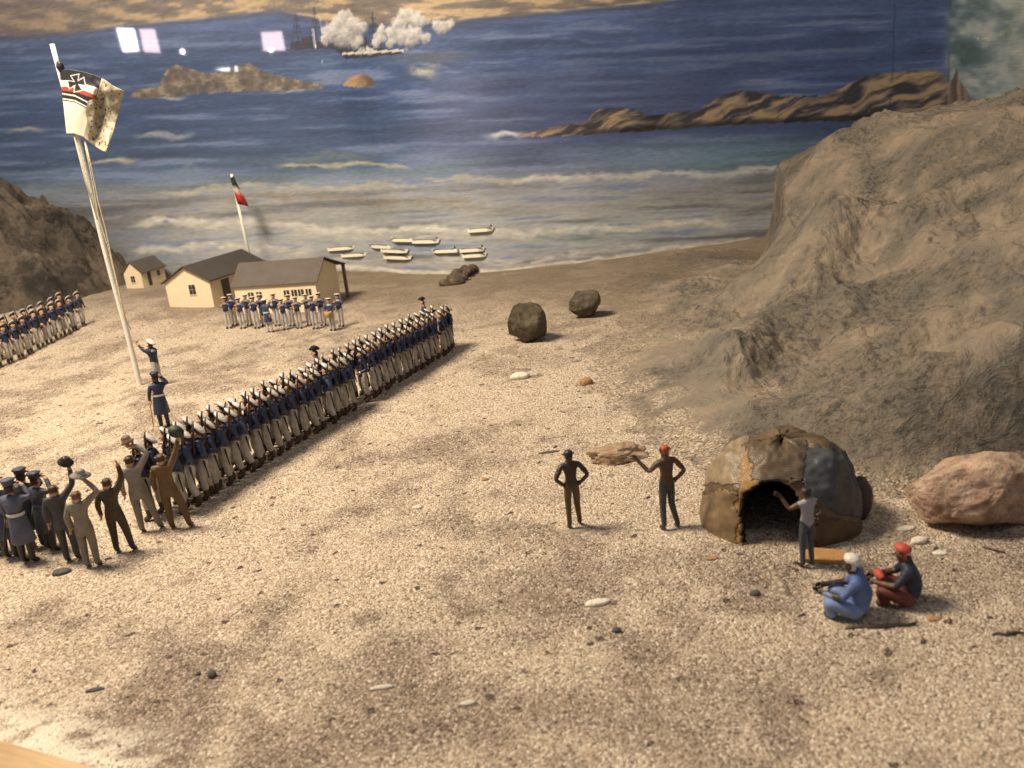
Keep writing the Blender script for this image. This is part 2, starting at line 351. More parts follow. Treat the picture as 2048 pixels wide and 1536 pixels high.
def build_hill():
    P, Z = [], []
    for px, py, Y in HILL_PTS:
        q = at_y(px, py, Y); P.append(q[:2]); Z.append(q[2])
    for px, py in HILL_FOOT:
        q = on_ground(px, py); P.append(q[:2]); Z.append(q[2] - 0.1)
    for x, y, z in [(8, 36, -.6), (18, 30, -1), (30, 26, -1), (45, 112, 10), (60, 108, 12), (70, 85, 15), (70, 60, 13), (50, 40, 7), (60, 30, 3), (34, 106, 9)]:
        P.append((x, y)); Z.append(z)
    f = tps(P, Z, 0.004)
    xs = np.linspace(0, 74, 560); ys = 26 + (113 - 26) * np.linspace(0, 1, 600) ** 1.25
    X, Y = np.meshgrid(xs, ys); Zh = f(X, Y)
    # left of its crest the hill falls away to the sand, far off in a cliff
    wob = (fbm(X / 5 + 3, Y / 6, 3) - .5) * 3.0
    xc = np.interp(Y, [36, 40, 46, 52, 60, 66, 73, 85, 95, 110], [9.5, 10, 12, 14.3, 19.9, 24.2, 27.8, 29.0, 31.6, 36.5]); xb = np.interp(Y, [36, 40, 46, 54, 66, 78, 86, 95, 110], [8.2, 7.8, 6.0, 4.0, 4.5, 10.5, 24.0, 29.2, 34.2])
    t = np.clip((X - xb + wob * .5) / (xc - xb), 0, 1); pw = np.interp(Y, [46, 58, 68, 78, 86], [1.05, 1.2, 1.9, 3.0, 2.6]); fac = .25 * t * t * (3 - 2 * t) * (pw < 2) + (1 - .25 * (pw < 2)) * t ** pw; Zc = f(xc, Y)
    Zh = np.where(X < xc, np.maximum(Zc, .2) * fac - .45 * (1 - t), Zh)
    # sand-coloured ledges before the cliff
    ap = np.zeros_like(X)
    for px, py, Yd, rx, ry, h in [(1420,565,78,6.5,10,1.9),(1325,552,85,4,6,1.3),(1470,540,88,5,12,1.6)]:
        q = at_y(px, py, Yd); ap = np.maximum(ap, h * np.exp(-((X - q[0]) / rx) ** 2 - ((Y - q[1]) / ry) ** 2))
    ap = ap + (fbm(X / 3, Y / 3.5, 3) - .5) * .6 * sstep(.2, .9, ap) - .22
    Zh = np.maximum(Zh, ap) + .3 * np.exp(-np.abs(Zh - ap) * 1.2) - .12
    for pl, yd, w, h in RIDGES:
        Q = np.array([at_y(a, b, c)[:2] for (a, b), c in zip(pl, yd)]); dm = np.full(X.shape, 1e9)
        for A, B in zip(Q[:-1], Q[1:]):
            e = B - A; t = np.clip(((X - A[0]) * e[0] + (Y - A[1]) * e[1]) / (e @ e), 0, 1); dm = np.minimum(dm, np.hypot(X - A[0] - t * e[0], Y - A[1] - t * e[1]))
        Zh = Zh + h * np.exp(-(dm / w) ** 2) * sstep(.4, 2, Zh)
    g = ground_z(X, Y); amp = sstep(0.2, 2.2, Zh - g)
    ridged = 1 - np.abs(2 * fbm(X / 9 + 5, Y / 12 + 2, 2) - 1); rg = sstep(.42, .62, fbm(X / 5 + 1, Y / 6 + 3, 3))
    Zh = Zh + amp * ((ridged - 0.78) * 2.0 + (fbm(X / 3.2 + 9, Y / 3.8, 2) - 0.5) * .8 + (.35 + .65 * rg) * ((fbm(X / .8 + 2, Y / .9, 3) - 0.5) * 0.75 + (fbm(X / 0.3, Y / 0.3 + 7, 2) - 0.5) * 0.28))
    Zh = Zh + (1 - amp) * (fbm(X / 1.0, Y / 1.0, 2) - 0.5) * 0.2
    V = np.stack([X, Y, Zh], -1).reshape(-1, 3); i = np.arange(X.size).reshape(X.shape)
    Fc = np.stack([i[:-1, :-1], i[:-1, 1:], i[1:, 1:], i[1:, :-1]], -1).reshape(-1, 4)
    above = (Zh - g).ravel(); keep = above[Fc].max(1) > -0.15
    at = np.zeros((len(V), 3)); at[:, 0] = np.clip(sstep(1.05, .1, above + (fbm(V[:, 0] / 1.5, V[:, 1] / 1.5, 4) - .5) * 1.8), 0, 1)
    me = make_mesh('rocky_hill', V, Fc[keep], [hill_material('hill_plaster', (0.315, 0.247, 0.174), (0.138, 0.131, 0.110), (0.055, 0.049, 0.039), 1.0, .48)], cols=at)
    tag(link('rocky_hill', me), kind='structure')
    # scattered grains where the sand laps over the foot
    return Zh, xs, ys
HILLF = build_hill()
def build_left_mound():
    xs = np.linspace(-100, -46, 260); ys = np.linspace(98, 128, 200); X, Y = np.meshgrid(xs, ys)
    prof = np.interp(X, [-100, -76, -71, -66, -61, -57.5, -55, -52, -49], [18, 17.4, 16.6, 14.2, 11.6, 8.3, 4.3, .5, -3])
    Z0 = 0; foot = np.interp(X, [-100, -70, -58, -50], [95, 103, 109, 114])
    r = np.clip((Y - foot) / 13.0, 0, 1.15)
    Z = prof * (r ** 0.75) * (1 - 0.12 * sstep(0.9, 1.15, r)) - 0.3
    a = sstep(0.3, 3, Z)
    Z += a * ((fbm(X / 5, Y / 4, 4) - 0.5) * 4.6 + (.75 - np.abs(2 * fbm(X / 2.2, Y / 2.0, 3) - 1)) * 2.2 + (fbm(X / .9, Y / .8, 3) - 0.5) * 1.3)
    V = np.stack([X, Y, Z], -1).reshape(-1, 3); i = np.arange(X.size).reshape(X.shape)
    Fc = np.stack([i[:-1, :-1], i[:-1, 1:], i[1:, 1:], i[1:, :-1]], -1).reshape(-1, 4)
    keep = (V[Fc][:, :, 2] - ground_z(V[Fc][:, :, 0], V[Fc][:, :, 1])).max(1) > -0.4
    me = make_mesh('dark_mound', V, Fc[keep], [hill_material('mound_plaster', (0.17, 0.135, 0.10), (0.045, 0.040, 0.035), (0.022, 0.020, 0.017), 0.7, 0.5)], cols=np.zeros((len(V), 3)))
    tag(link('dark_mound', me), kind='structure')
build_left_mound()
#PART2
# ------------------------------------------------------------------ painted backdrop
def in_poly(px, py, poly):
    inside = np.zeros(px.shape, bool); n = len(poly)
    for k in range(n):
        x0, y0 = poly[k]; x1, y1 = poly[(k + 1) % n]
        c = ((y0 > py) != (y1 > py)) & (px < (x1 - x0) * (py - y0) / ((y1 - y0) if y1 != y0 else 1e-9) + x0)
        inside ^= c
    return inside
ISLAND_L = [(255,194),(275,180),(300,176),(318,172),(328,150),(336,136),(352,129),(372,134),(392,140),(410,147),(440,146),(470,132),(500,126),(520,140),(560,152),(600,160),(648,171),(640,177),(560,181),(470,184),(380,190),(300,197)]
ROCK_S = [(683,170),(694,158),(708,150),(724,148),(740,152),(750,162),(748,172),(715,175)]
ISLAND_R = [(1035,272),(1090,258),(1130,250),(1170,243),(1180,232),(1196,220),(1240,216),(1280,220),(1290,232),(1330,226),(1390,224),(1410,210),(1440,192),(1480,182),(1510,184),(1560,192),(1650,190),(1700,168),(1740,150),(1800,142),(1870,140),(1888,150),(1895,168),(1905,160),(1912,136),(1918,160),(1928,172),(1936,180),(1946,232),(1820,238),(1600,244),(1450,250),(1320,260),(1200,268),(1100,274)]
SHIP_L = [(577,86),(600,82),(612,74),(625,72),(632,82),(690,88),(700,92),(690,98),(640,97),(580,100)]
SHIP_R = [(672,98),(700,94),(722,92),(724,74),(732,74),(734,88),(752,95),(800,100),(812,103),(800,108),(740,115),(690,118),(684,112)]
MASTS = [(592,28,90),(628,16,84),(700,56,94),(744,24,96)]
SMOKE = [(690,32,14),(675,48,18),(700,54,24),(662,64,20),(690,72,24),(720,56,16),(650,78,12),(715,82,14),(812,30,15),(830,38,14),(800,46,16),(846,44,12),
         (758,74,11),(762,60,10),(784,66,16),(806,70,20),(830,68,18),(850,76,12),(872,46,11),(884,54,13),(898,48,11),(780,84,12),(752,86,9),(722,102,7),(738,101,8),(820,84,14)]
def paint(px, py):
    px = px + (fbm(px / 30, py / 30, 2) - .5) * 6; py0 = py; py = py + (fbm(px / 40 + 7, py / 20, 2) - .5) * 4
    yy = py + 0.042 * (px - 700)
    st = fbm(px / 170, yy / 11, 4); st2 = fbm(px / 45 + 30, yy / 5, 3); bl = fbm(px / 420 + 5, yy / 70, 3)
    stops = [(-60,(74,88,120)),(20,(70,86,118)),(60,(62,76,106)),(120,(52,69,100)),(200,(46,62,94)),(290,(56,72,98)),(335,(76,92,112)),(362,(122,130,132)),(385,(152,148,140)),(430,(152,147,135)),(470,(162,161,151)),(520,(156,153,144)),(560,(158,147,126)),(700,(138,122,98))]
    xs = [s[0] for s in stops]; C = np.stack([np.interp(yy, xs, [s[1][k] for s in stops]) for k in range(3)], -1)
    def blend(mask, col):
        nonlocal C
        C = C + (np.asarray(col, float) - C) * np.clip(mask, 0, 1)[..., None]
    blend(0.7 * sstep(780, 1250, px) * sstep(300, 200, yy), (64, 80, 118)); blend(.55 * sstep(820, 930, px + (py0 - 150) * .35) * sstep(1700, 1300, px) * sstep(120, 170, py0) * sstep(420, 300, py0), (92, 94, 122))  # second blend puts the viewer's reflected haze into the sea colour
    blend(0.5 * sstep(700, 200, px) * sstep(330, 250, yy) * sstep(60, 150, yy), (44, 62, 86))
    blend(0.7 * np.exp(-((px - 1450) / 230) ** 2 - ((py - 315) / 34) ** 2), (98, 132, 138))
    blend(0.75 * sstep(480, 150, px) * sstep(330, 400, yy), (74, 74, 72))
    C = C * (0.70 + 0.66 * st)[..., None]
    blend(0.75 * sstep(.56, .76, st) * sstep(30, 90, yy), (108, 118, 140)); blend(.55 * sstep(.60, .8, st2) * sstep(330, 60, yy), (96, 108, 134))
    blend(.6 * sstep(.58, .36, bl) * sstep(330, 250, yy) * .6, (38, 52, 84)); blend(.45 * sstep(.62, .8, st2) * sstep(330, 420, yy), (168, 160, 142))
    blend(.5 * sstep(.40, .25, st) * sstep(360, 420, yy), (88, 90, 88)); blend(.4 * sstep(.6, .75, bl) * sstep(300, 330, yy) * sstep(480, 380, yy), (96, 118, 108))
    # distant land along the top
    yb = np.interp(px, [-300, 0, 130, 250, 330, 480, 560, 640, 700, 800, 900, 960, 1080, 1200, 1300, 1420, 1700], [84, 72, 66, 52, 44, 28, 20, 40, 44, 50, 44, 36, 26, 16, 6, -6, -30])
    nb = fbm(px / 55 + 11, py / 11, 4); land = sstep(3, -3, py - yb + (nb - .5) * 10)
    lc = np.array([112., 99, 84]) + (np.array([178., 148, 106]) - np.array([112., 99, 84])) * sstep(.44, .6, nb)[..., None]
    lc = lc + (np.array([92., 80, 72]) - lc) * (sstep(.42, .3, nb) * .7 + .55 * sstep(400, 0, px))[..., None].clip(0, 1)
    C = C + (lc - C) * land[..., None]; blend(.7 * np.exp(-((py - yb - 5) / 5) ** 2) * (1 - land) * sstep(40, 0, px - 1300), (62, 60, 72))
    # surf and foam
    def foam(pts, w, k=1.0, thr=.42, col=(206, 196, 172), sd=0.0):
        x = [p[0] for p in pts]; ln = np.interp(px, x, [p[1] for p in pts])
        y = ln + (fbm(px / 60 + sd, px * 0 + sd, 2) - .5) * w * 2.2 + (fbm(px / 11 + sd, py / 9, 2) - .5) * w * 1.0
        ends = sstep(x[0] - 4, x[0] + 40, px) * sstep(x[-1] + 4, x[-1] - 40, px); ww = w * (.5 + 1.7 * fbm(px / 48 + 3 * sd, px * 0 + 5 + sd, 3))
        n = sstep(thr - .12, thr + .12, fbm(px / 34 + sd, py / 5, 4))
        up = np.where(py < y, sstep(ww, ww * .1, y - py), sstep(ww * 1.3, 0, py - y)); blend(k * up * ends * n, np.array(col) * (.86 + .24 * fbm(px / 20, py / 5 + sd, 2))[..., None])
    foam([(0,268),(60,262),(100,266)], 6, .8, .3, (150,140,124), 1); foam([(160,330),(220,322),(285,318)], 5, .9, .25, (170,158,138), 2)
    foam([(260,276),(330,270),(400,268)], 5, .8, .3, (150,148,146), 3); foam([(360,330),(400,330)], 7, .8, .25, (165,160,150), 4)
    foam([(540,334),(620,328),(740,328),(830,336)], 5, .9, .3, (178,168,138), 5); foam([(560,322),(660,312),(760,324)], 8, .5, .3, (112,116,96), 6)
    foam([(805,138),(840,146),(885,150)], 9, .9, .3, (186,172,148), 7); foam([(820,128),(870,130),(910,138)], 4, .7, .3, (150,146,140), 8)
    foam([(960,272),(1010,268),(1060,272)], 6, 1, .2, (208,204,196), 9); foam([(680,174),(700,174)], 4, .9, .1, (190,186,178), 10)
    foam([(270,198),(330,196),(380,190)], 4, .8, .25, (176,168,156), 11); foam([(555,184),(600,180),(648,176)], 4, .8, .25, (176,168,156), 12)
    foam([(300,392),(500,372),(620,376),(760,372),(900,362),(1060,356),(1200,362)], 7, .85, .40, (176,166,140), 13)
    foam([(1000,360),(1180,356),(1290,344),(1420,350),(1560,338),(1640,334)], 7, .95, .34, (204,196,176), 14)
    foam([(420,398),(600,396),(760,404),(1000,398)], 9, .55, .45, (140,122,84), 15)
    foam([(260,450),(330,438),(420,446),(560,452),(660,462),(800,460),(980,464),(1060,468),(1180,456),(1300,452),(1400,448),(1480,452)], 8, 1, .26, (210,200,176), 16)
    foam([(560,470),(760,474),(980,470),(1050,470)], 7, .9, .32, (196,186,162), 17)
    foam([(250,504),(330,494),(430,490),(500,496),(640,506)], 8, .95, .28, (206,196,174), 18)
    foam([(860,512),(960,520),(1060,520),(1200,500),(1300,492)], 6, .9, .36, (206,198,178), 19)
    foam([(600,522),(760,520),(900,524),(1020,528)], 5, .8, .40, (190,180,160), 20)
    foam([(200,588),(420,566),(640,538),(720,535),(800,541),(900,546),(1000,546),(1100,532),(1250,512),(1400,492),(1520,474)], 5, 1, .18, (222,210,182), 21)
    foam([(500,418),(700,424),(900,416),(1200,408),(1500,398)], 6, .45, .45, (168,160,142), 22); foam([(300,430),(460,420),(640,436)], 5, .5, .4, (164,154,134), 23)
    foam([(1060,474),(1180,470),(1300,466)], 6, .7, .4, (110,134,116), 24)
    reg = np.zeros(px.shape, int)
    # islands
    n5 = fbm(px / 17 + 3, py / 13, 4); n6 = fbm(px / 9 + 21, py / 7, 3)
    for k, (poly, lo, mid, hi) in enumerate([(ISLAND_L, (66,58,54), (94,82,68), (134,118,92)), (ROCK_S, (84,66,52), (128,100,72), (166,128,86))]):
        m = in_poly(px, py, poly); t = n5 * .6 + n6 * .4
        if k == 1: t = .62 - (px - 712) / 90 + (n5 - .5) * .5
        c = np.stack([np.interp(t, [.3, .5, .66], [lo[j], mid[j], hi[j]]) for j in range(3)], -1); C = np.where(m[..., None], c, C); reg[m] = k + 1
    m = in_poly(px, py, ISLAND_R); d = (px * .42 + py * 1.0) / 21 + (fbm(px / 60, py / 40, 3) - .5) * 5.5
    al, ac = px * .93 - py * .37, px * .37 + py * .93; s = .5 + (fbm(al / 46, ac / 8.5 + (fbm(px / 50, py / 50, 2)) * 3, 4) - .5) * 2.9 + (n6 - .5) * .35
    c = np.stack([np.interp(s, [.1, .35, .6, .95], [(50,45,46)[j], (88,77,70)[j], (118,100,80)[j], (168,136,96)[j]]) for j in range(3)], -1)
    low = np.interp(px, [1035, 1200, 1320, 1450, 1600, 1820, 1950], [274, 269, 261, 251, 245, 239, 233])
    c = c * (1 - .62 * sstep(16, 3, low - py) * sstep(1100, 1200, px))[..., None]
    gx = np.exp(-((px - 1310) / 42) ** 2); c = c * (1 - .45 * gx)[..., None]
    vs = sstep(1885, 1905, px); cv = np.array([96., 78, 62]) * (.6 + .9 * vnoise(px / 7, py / 90))[..., None]; c = c + (cv - c) * vs[..., None]
    C = np.where(m[..., None], c, C); reg[m] = 3
    blend(.5 * np.exp(-((py - low - 8) / 7) ** 2) * sstep(1080, 1150, px) * sstep(1800, 1700, px), (56, 66, 112))
    # steamers, masts and gun smoke
    for k, poly in enumerate((SHIP_L, SHIP_R)):
        m = in_poly(px, py0, poly); C = np.where(m[..., None], np.array([44., 42, 46]) * (.8 + .4 * n6)[..., None], C); reg[m] = 4 + k
    for k, (mx, y0, y1) in enumerate(MASTS):
        h = (py0 - y0) / (y1 - y0); inn = (h > 0) & (h < 1); x = mx + (py0 - y0) * .06
        m = inn & (np.abs(px - x) < 1.7)
        for q in (.18, .38, .58): m |= (np.abs(h - q) < .025) & (np.abs(px - x) < 4 + 9 * q)
        m |= inn & (np.abs(np.abs(px - x) - h * 13) < 1.0) & (h > .3)
        C = np.where(m[..., None], C * .42 + np.array([20., 19, 22]), C); reg[m] = 4 if k < 2 else 5
    wx, wy = (fbm(px / 10, py0 / 10, 3) - .5) * 16, (fbm(px / 10 + 40, py0 / 10, 3) - .5) * 14
    best = np.full(px.shape, -9.); tone = np.zeros(px.shape); ws = np.full(px.shape, 1e-9)
    for cx, cy, r in SMOKE:
        dx, dy = px + wx - cx, py0 + wy - cy; h = 1 - np.hypot(dx, dy) / (r * 1.12); t = .84 - .30 * (dx * .4 + dy * .85) / r; w_ = np.exp(5.0 * np.clip(h, -1.5, 1)); tone = tone + w_ * t; ws = ws + w_; best = np.maximum(best, h)
    a = sstep(-.10, .38, best); tone = np.clip(tone / ws * 1.02 - .14 * (fbm(px / 6, py0 / 6, 3) - .5) * 2, .42, 1.0); C = C + (np.stack([206 * tone, 196 * tone, 180 * tone], -1) - C) * (a * .94)[..., None]; reg[a > .5] = 6
    m = (px > 684) & (px < 808) & (np.abs(py0 - (107.5 - (px - 684) * .055)) < 2.2); C = np.where(m[..., None], np.array([196., 186, 166]), C)
    blend(.6 * np.exp(-((py - 116 + (px - 800) * .03) / 9) ** 2 - ((px - 870) / 70) ** 2), (98, 92, 80))
    # the side panel on the right: murky green with grey mist
    r = sstep(1880, 1905, px + (py0 - 100) * .02) * (reg != 3)
    nn = fbm(px / 42 + 2, py / 30, 4); sc = np.stack([np.interp(nn, [.3, .5, .7], [(48,66,62)[j], (82,98,98)[j], (138,142,130)[j]]) for j in range(3)], -1); C = C + (sc - C) * r[..., None]
    blend(.8 * r * np.exp(-((px - 2050) / 60) ** 2) * (.4 + nn), (150, 150, 134)); blend(.8 * sstep(.52, .62, n5) * np.exp(-((px - 1975) / 40) ** 2 - ((py - 72) / 18) ** 2), (170, 166, 130))
    for sx0, sl in ((1790, -.04), (1902, -.04)): blend(.5 * np.exp(-((px - sx0 - (py0) * sl) / 1.7) ** 2) * sstep(.35, .5, vnoise(py / 30, px * 0 + sx0)), (34, 42, 56))
    C = C * .83 + np.array([126., 126., 132.]) * .17  # grey-lavender haze veil mixed evenly into every paint colour
    return C, reg
def painting_material():
    m, nt, p = nt_new('oil_paint_mirror_coat'); co = coord(nt)
    a = node(nt, 'ShaderNodeVertexColor', layer_name='paint')
    mp = node(nt, 'ShaderNodeMapping'); mp.inputs['Scale'].default_value = (30, 30, 160); nt.links.new(co, mp.inputs[0])
    n = noise(nt, mp.outputs[0], 3, 5, 0.65); n2 = noise(nt, co, 500, 3, 0.6)
    c = mixc(nt, 1.0, a.outputs[0], ramp(nt, n.outputs[0], [(0.3, (0.80, 0.80, 0.80)), (0.7, (1.15, 1.15, 1.15))]), 'MULTIPLY')
    nt.links.new(c, p.inputs['Base Color']); p.inputs['Roughness'].default_value = 0.65; p.inputs['Specular IOR Level'].default_value = 0.3
    nt.links.new(bump(nt, n.outputs[0], 0.25, 0.0008, None), p.inputs['Normal'])
    sx = node(nt, 'ShaderNodeSeparateXYZ'); nt.links.new(co, sx.inputs[0]); cw = node(nt, 'ShaderNodeMapRange'); cw.inputs[1].default_value = -.19; cw.inputs[2].default_value = -.23; cw.inputs[3].default_value = 0.0; cw.inputs[4].default_value = .9
    nt.links.new(sx.outputs[0], cw.inputs[0]); nt.links.new(cw.outputs[0], p.inputs['Coat Weight'])      # added mirror coat, left part only, in place of the front glass
    p.inputs['Coat Roughness'].default_value = 0.025
    return m
PLAN = [(-108, 134.0), (-18, 118.3), (-13, 112.6), (-7, 108.2), (0, 106), (12, 106.3), (24, 108.5), (34, 111), (50, 114.5), (61, 116), (66, 112.5), (80, 66)]
def plan_curve(ds=0.16, smooth=12):
    P = np.array(PLAN, float); L = np.r_[0, np.cumsum(np.hypot(*np.diff(P, axis=0).T))]; s = np.arange(0, L[-1], ds)
    Q = np.stack([np.interp(s, L, P[:, k]) for k in (0, 1)], -1)
    for _ in range(2):
        K = np.pad(Q, ((smooth, smooth), (0, 0)), mode='reflect', reflect_type='odd')
        Q = np.stack([np.convolve(K[:, k], np.ones(2 * smooth + 1) / (2 * smooth + 1), 'valid') for k in (0, 1)], -1)
    return Q
CURVE = plan_curve()
PAINT_GAIN = np.array([1.12, 1.2, 1.34])
def build_backdrop():
    zs = np.r_[np.arange(-1.5, 34, 0.15), np.arange(34, 50, 0.3)]; nu, nz = len(CURVE), len(zs)
    V = np.concatenate([np.repeat(CURVE[:, None, :], nz, 1), np.repeat(zs[None, :, None], nu, 0)], -1)
    px, py = project(V.reshape(-1, 3)); C, reg = paint(px, py)
    cl = np.clip(lin(np.clip(C, 4, 255)) * PAINT_GAIN, 0.004, 0.92)
    V = V.reshape(-1, 3); i = np.arange(nu * nz).reshape(nu, nz)
    Fc = np.stack([i[:-1, :-1], i[1:, :-1], i[1:, 1:], i[:-1, 1:]], -1).reshape(-1, 4)
    fr = np.median(reg[Fc], axis=1).astype(int); mat = painting_material()
    root = empty('painted_backdrop', (0, 106, 0), label='curved painted backdrop of a blue bay with surf, islands and steamers', cat='painting')
    names = {0: ('sea', 'painted blue sea with rows of cream surf and a tan far coast'), 1: ('island', 'painted brown mottled island with two humps'), 2: ('sea_rock', 'small round painted rock in the sea'),
             3: ('headland', 'painted long headland striped tan and black'), 4: ('steamer', 'painted dark steamer under bare masts, half behind gun smoke'),
             5: ('steamer', 'painted steamer with a cream waterline stripe and puffs at its side'), 6: ('gun_smoke', 'painted billows of cream gun smoke')}
    for k, (nm, lb) in names.items():
        f = Fc[fr == k]
        if not len(f): continue
        u, inv = np.unique(f, return_inverse=True)
        me = make_mesh(nm, V[u] - np.array([0, 106, 0]), inv.reshape(f.shape).astype(np.int64), [mat], cols=cl[u]); o = link(nm, me, root); tag(o, lb)
build_backdrop()
def on_backdrop(px, py):
    d = ray(px, py); best = None
    for k in range(0, len(CURVE) - 4, 4):
        A, B = CURVE[k], CURVE[k + 4]; e = B - A
        den = d[0] * e[1] - d[1] * e[0]
        if abs(den) < 1e-9: continue
        t = (A[0] * e[1] - A[1] * e[0]) / den; u = (A[0] * d[1] - A[1] * d[0]) / den
        if t > 0 and 0 <= u <= 1: best = (CAMP + d * t, e / np.linalg.norm(e)); break
    return best
# windows and spots of the museum room behind the viewer: they show as reflections in the added mirror coat
def build_room_lights():
    em, nt, p = nt_new('window_daylight'); p.inputs['Emission Color'].default_value = (0.93, 0.93, 1.0, 1); p.inputs['Emission Strength'].default_value = 48.0; p.inputs['Base Color'].default_value = (.8, .8, .8, 1)
    pk, nt, p = nt_new('window_dusk'); p.inputs['Emission Color'].default_value = (1.0, 0.78, 0.82, 1); p.inputs['Emission Strength'].default_value = 24.0; p.inputs['Base Color'].default_value = (.8, .8, .8, 1)
    bl, nt, p = nt_new('spot_glass'); p.inputs['Emission Color'].default_value = (1.0, 0.95, 0.9, 1); p.inputs['Emission Strength'].default_value = 90.0
    fm = pm('window_frame', (0.25, 0.23, 0.22))
    def mirror(px, py, D=260.0):
        P, e = on_backdrop(px, py); d = ray(px, py); d = d / np.linalg.norm(d); N = np.array([e[1], -e[0], 0]); r = d - 2 * (d @ N) * N
        return P + r * (D / abs(r[1]))
    def pane(quad, mat, root, name='pane'):
        q = np.array([mirror(*c) for c in quad]); me = make_mesh(name, q - base, [(0, 1, 2, 3)], [mat], smooth=False)
        o = link(name, me, root); sm = o.modifiers.new('thick', 'SOLIDIFY'); sm.thickness = 0.5 * S; return q
    def win(panes, label):
        nonlocal base
        base = mirror(*panes[0][0][3]); root = empty('lit_window', base, label=label, cat='window'); mb = MB()
        for quad, mat in panes:
            q = pane(quad, mat, root)
            for k in range(4): mb.tube([q[k] - base, q[(k + 1) % 4] - base], 0.7, 4)
        link('window_frame', mb.mesh('window_frame', [fm], False), root)
    base = None
    win([([(230,53),(271,55),(282,106),(245,107)], em), ([(277,55),(312,56),(325,109),(287,107)], pk)], 'bright two-pane museum window reflected white and pink over the painted sea')
    win([([(519,62),(566,60),(574,104),(525,105)], pk)], 'small pinkish museum window reflected beside the painted steamer')
    win([([(428,136),(462,132),(462,146),(430,142)], em), ([(467,130),(476,130),(478,146),(469,147)], em)], 'narrow slit of museum window light reflected above the painted brown island')
    for px, py, r in ((365, 103, 1.1), (542, 101, 1.0)):
        c = mirror(px, py); mb = MB(); mb.lathe([(.1, -r), (r * .7, -r * .7), (r, 0), (r * .7, r * .7), (.1, r)], 10)
        tag(link('spot_lamp', mb.mesh('spot_lamp', [bl]), None, c), ('round spot lamp glinting between two reflected windows' if px < 400 else 'round spot lamp glinting under the pink reflected window'), 'lamp')
build_room_lights()
# rowing boats in the surf
def build_boats():
    cream = pm('boat_cream', (0.90, 0.82, 0.64), var=.06, bmp=.05); dk = pm('boat_inside', (0.12, 0.10, 0.08)); gr = pm('boat_green', (0.12, 0.2, 0.13))
    B = [(656,713,496,1,0),(684,736,509,1,0),(736,788,492,-1,0),(765,819,501,1,0),(771,826,514,1,0),(780,830,479,-1,1),(826,882,482,1,0),(862,918,501,-1,0),(920,972,499,1,0),(925,976,510,1,0),(936,990,459,1,0)]
    lab = ['hard by the gable roof ridge', 'overlapping the boat by the roof', 'behind three bunched boats', 'between two bunched boats', 'lowest of the bunched boats', 'with a green gunwale strip',
           'bow to the green-edged boat', 'with a rower at its stern', 'bow to bow with the boat behind', 'lying on the foam patch near the jetty', 'alone on the outer breaker']
    for k, (x0, x1, y, dr, g) in enumerate(B):
        P, e = on_backdrop((x0 + x1) / 2, y); A, _ = on_backdrop(x0, y); Bq, _ = on_backdrop(x1, y)
        L = np.linalg.norm((Bq - A)[:2]) * .96; h = 0.46
        r = empty('rowing_boat', P, math.atan2(e[1], e[0]), 'small cream rowing boat ' + lab[k], 'boat', 'boats landing in the surf')
        nS = 9; V, Fc = [], []
        for i in range(nS):                                  # hull stations bow to stern
            u = i / (nS - 1); uu = u if dr > 0 else 1 - u; w = 0.42 * min(1, (1 - uu) * 3.2 + .12) * (0.8 + .2 * min(1, uu * 4)); x = (u - .5) * L
            rise = .02 * max(0, uu - .75) * 4; tip = -.13 * L * max(0, uu - .8) * 5 * (1 if dr > 0 else -1) * .5
            V += [(x, -.10 - w * .94, h * .5 + rise), (x + tip, -.10 - w, -h * .5), (x + tip, -.10 + w * .6, -h * .5), (x, -.10 + w, h * .5 + rise)]
        for i in range(nS - 1):
            a, b = i * 4, i * 4 + 4; Fc += [(a, a + 1, b + 1, b), (a + 1, a + 2, b + 2, b + 1), (a + 2, a + 3, b + 3, b + 2)]
        Fc += [(0, 3, 2, 1), (nS * 4 - 4, nS * 4 - 3, nS * 4 - 2, nS * 4 - 1)]
        link('hull', make_mesh('hull', np.array(V), Fc, [cream], smooth=False), r)
        mb = MB(); mb.box((-L * .42, -.38, h * .30), (L * .40, .16, h * .42)); link('thwart', mb.mesh('thwart', [dk], False), r)
        mb = MB(); mb.box((-L * .44, -.52, h * .44), (L * .38, -.47, h * .54)); link('gunwale', mb.mesh('gunwale', [gr if g else dk], False), r)
        if k in (6, 7, 8, 10):
            mb = MB(); mb.lathe([(.04, 0), (.11, .08), (.08, .22), (.04, .26), (.07, .31), (.07, .38), (.02, .42)], 7, (L * .38, -.12, h * .4)); link('rower', mb.mesh('rower', [dk]), r)
build_boats()
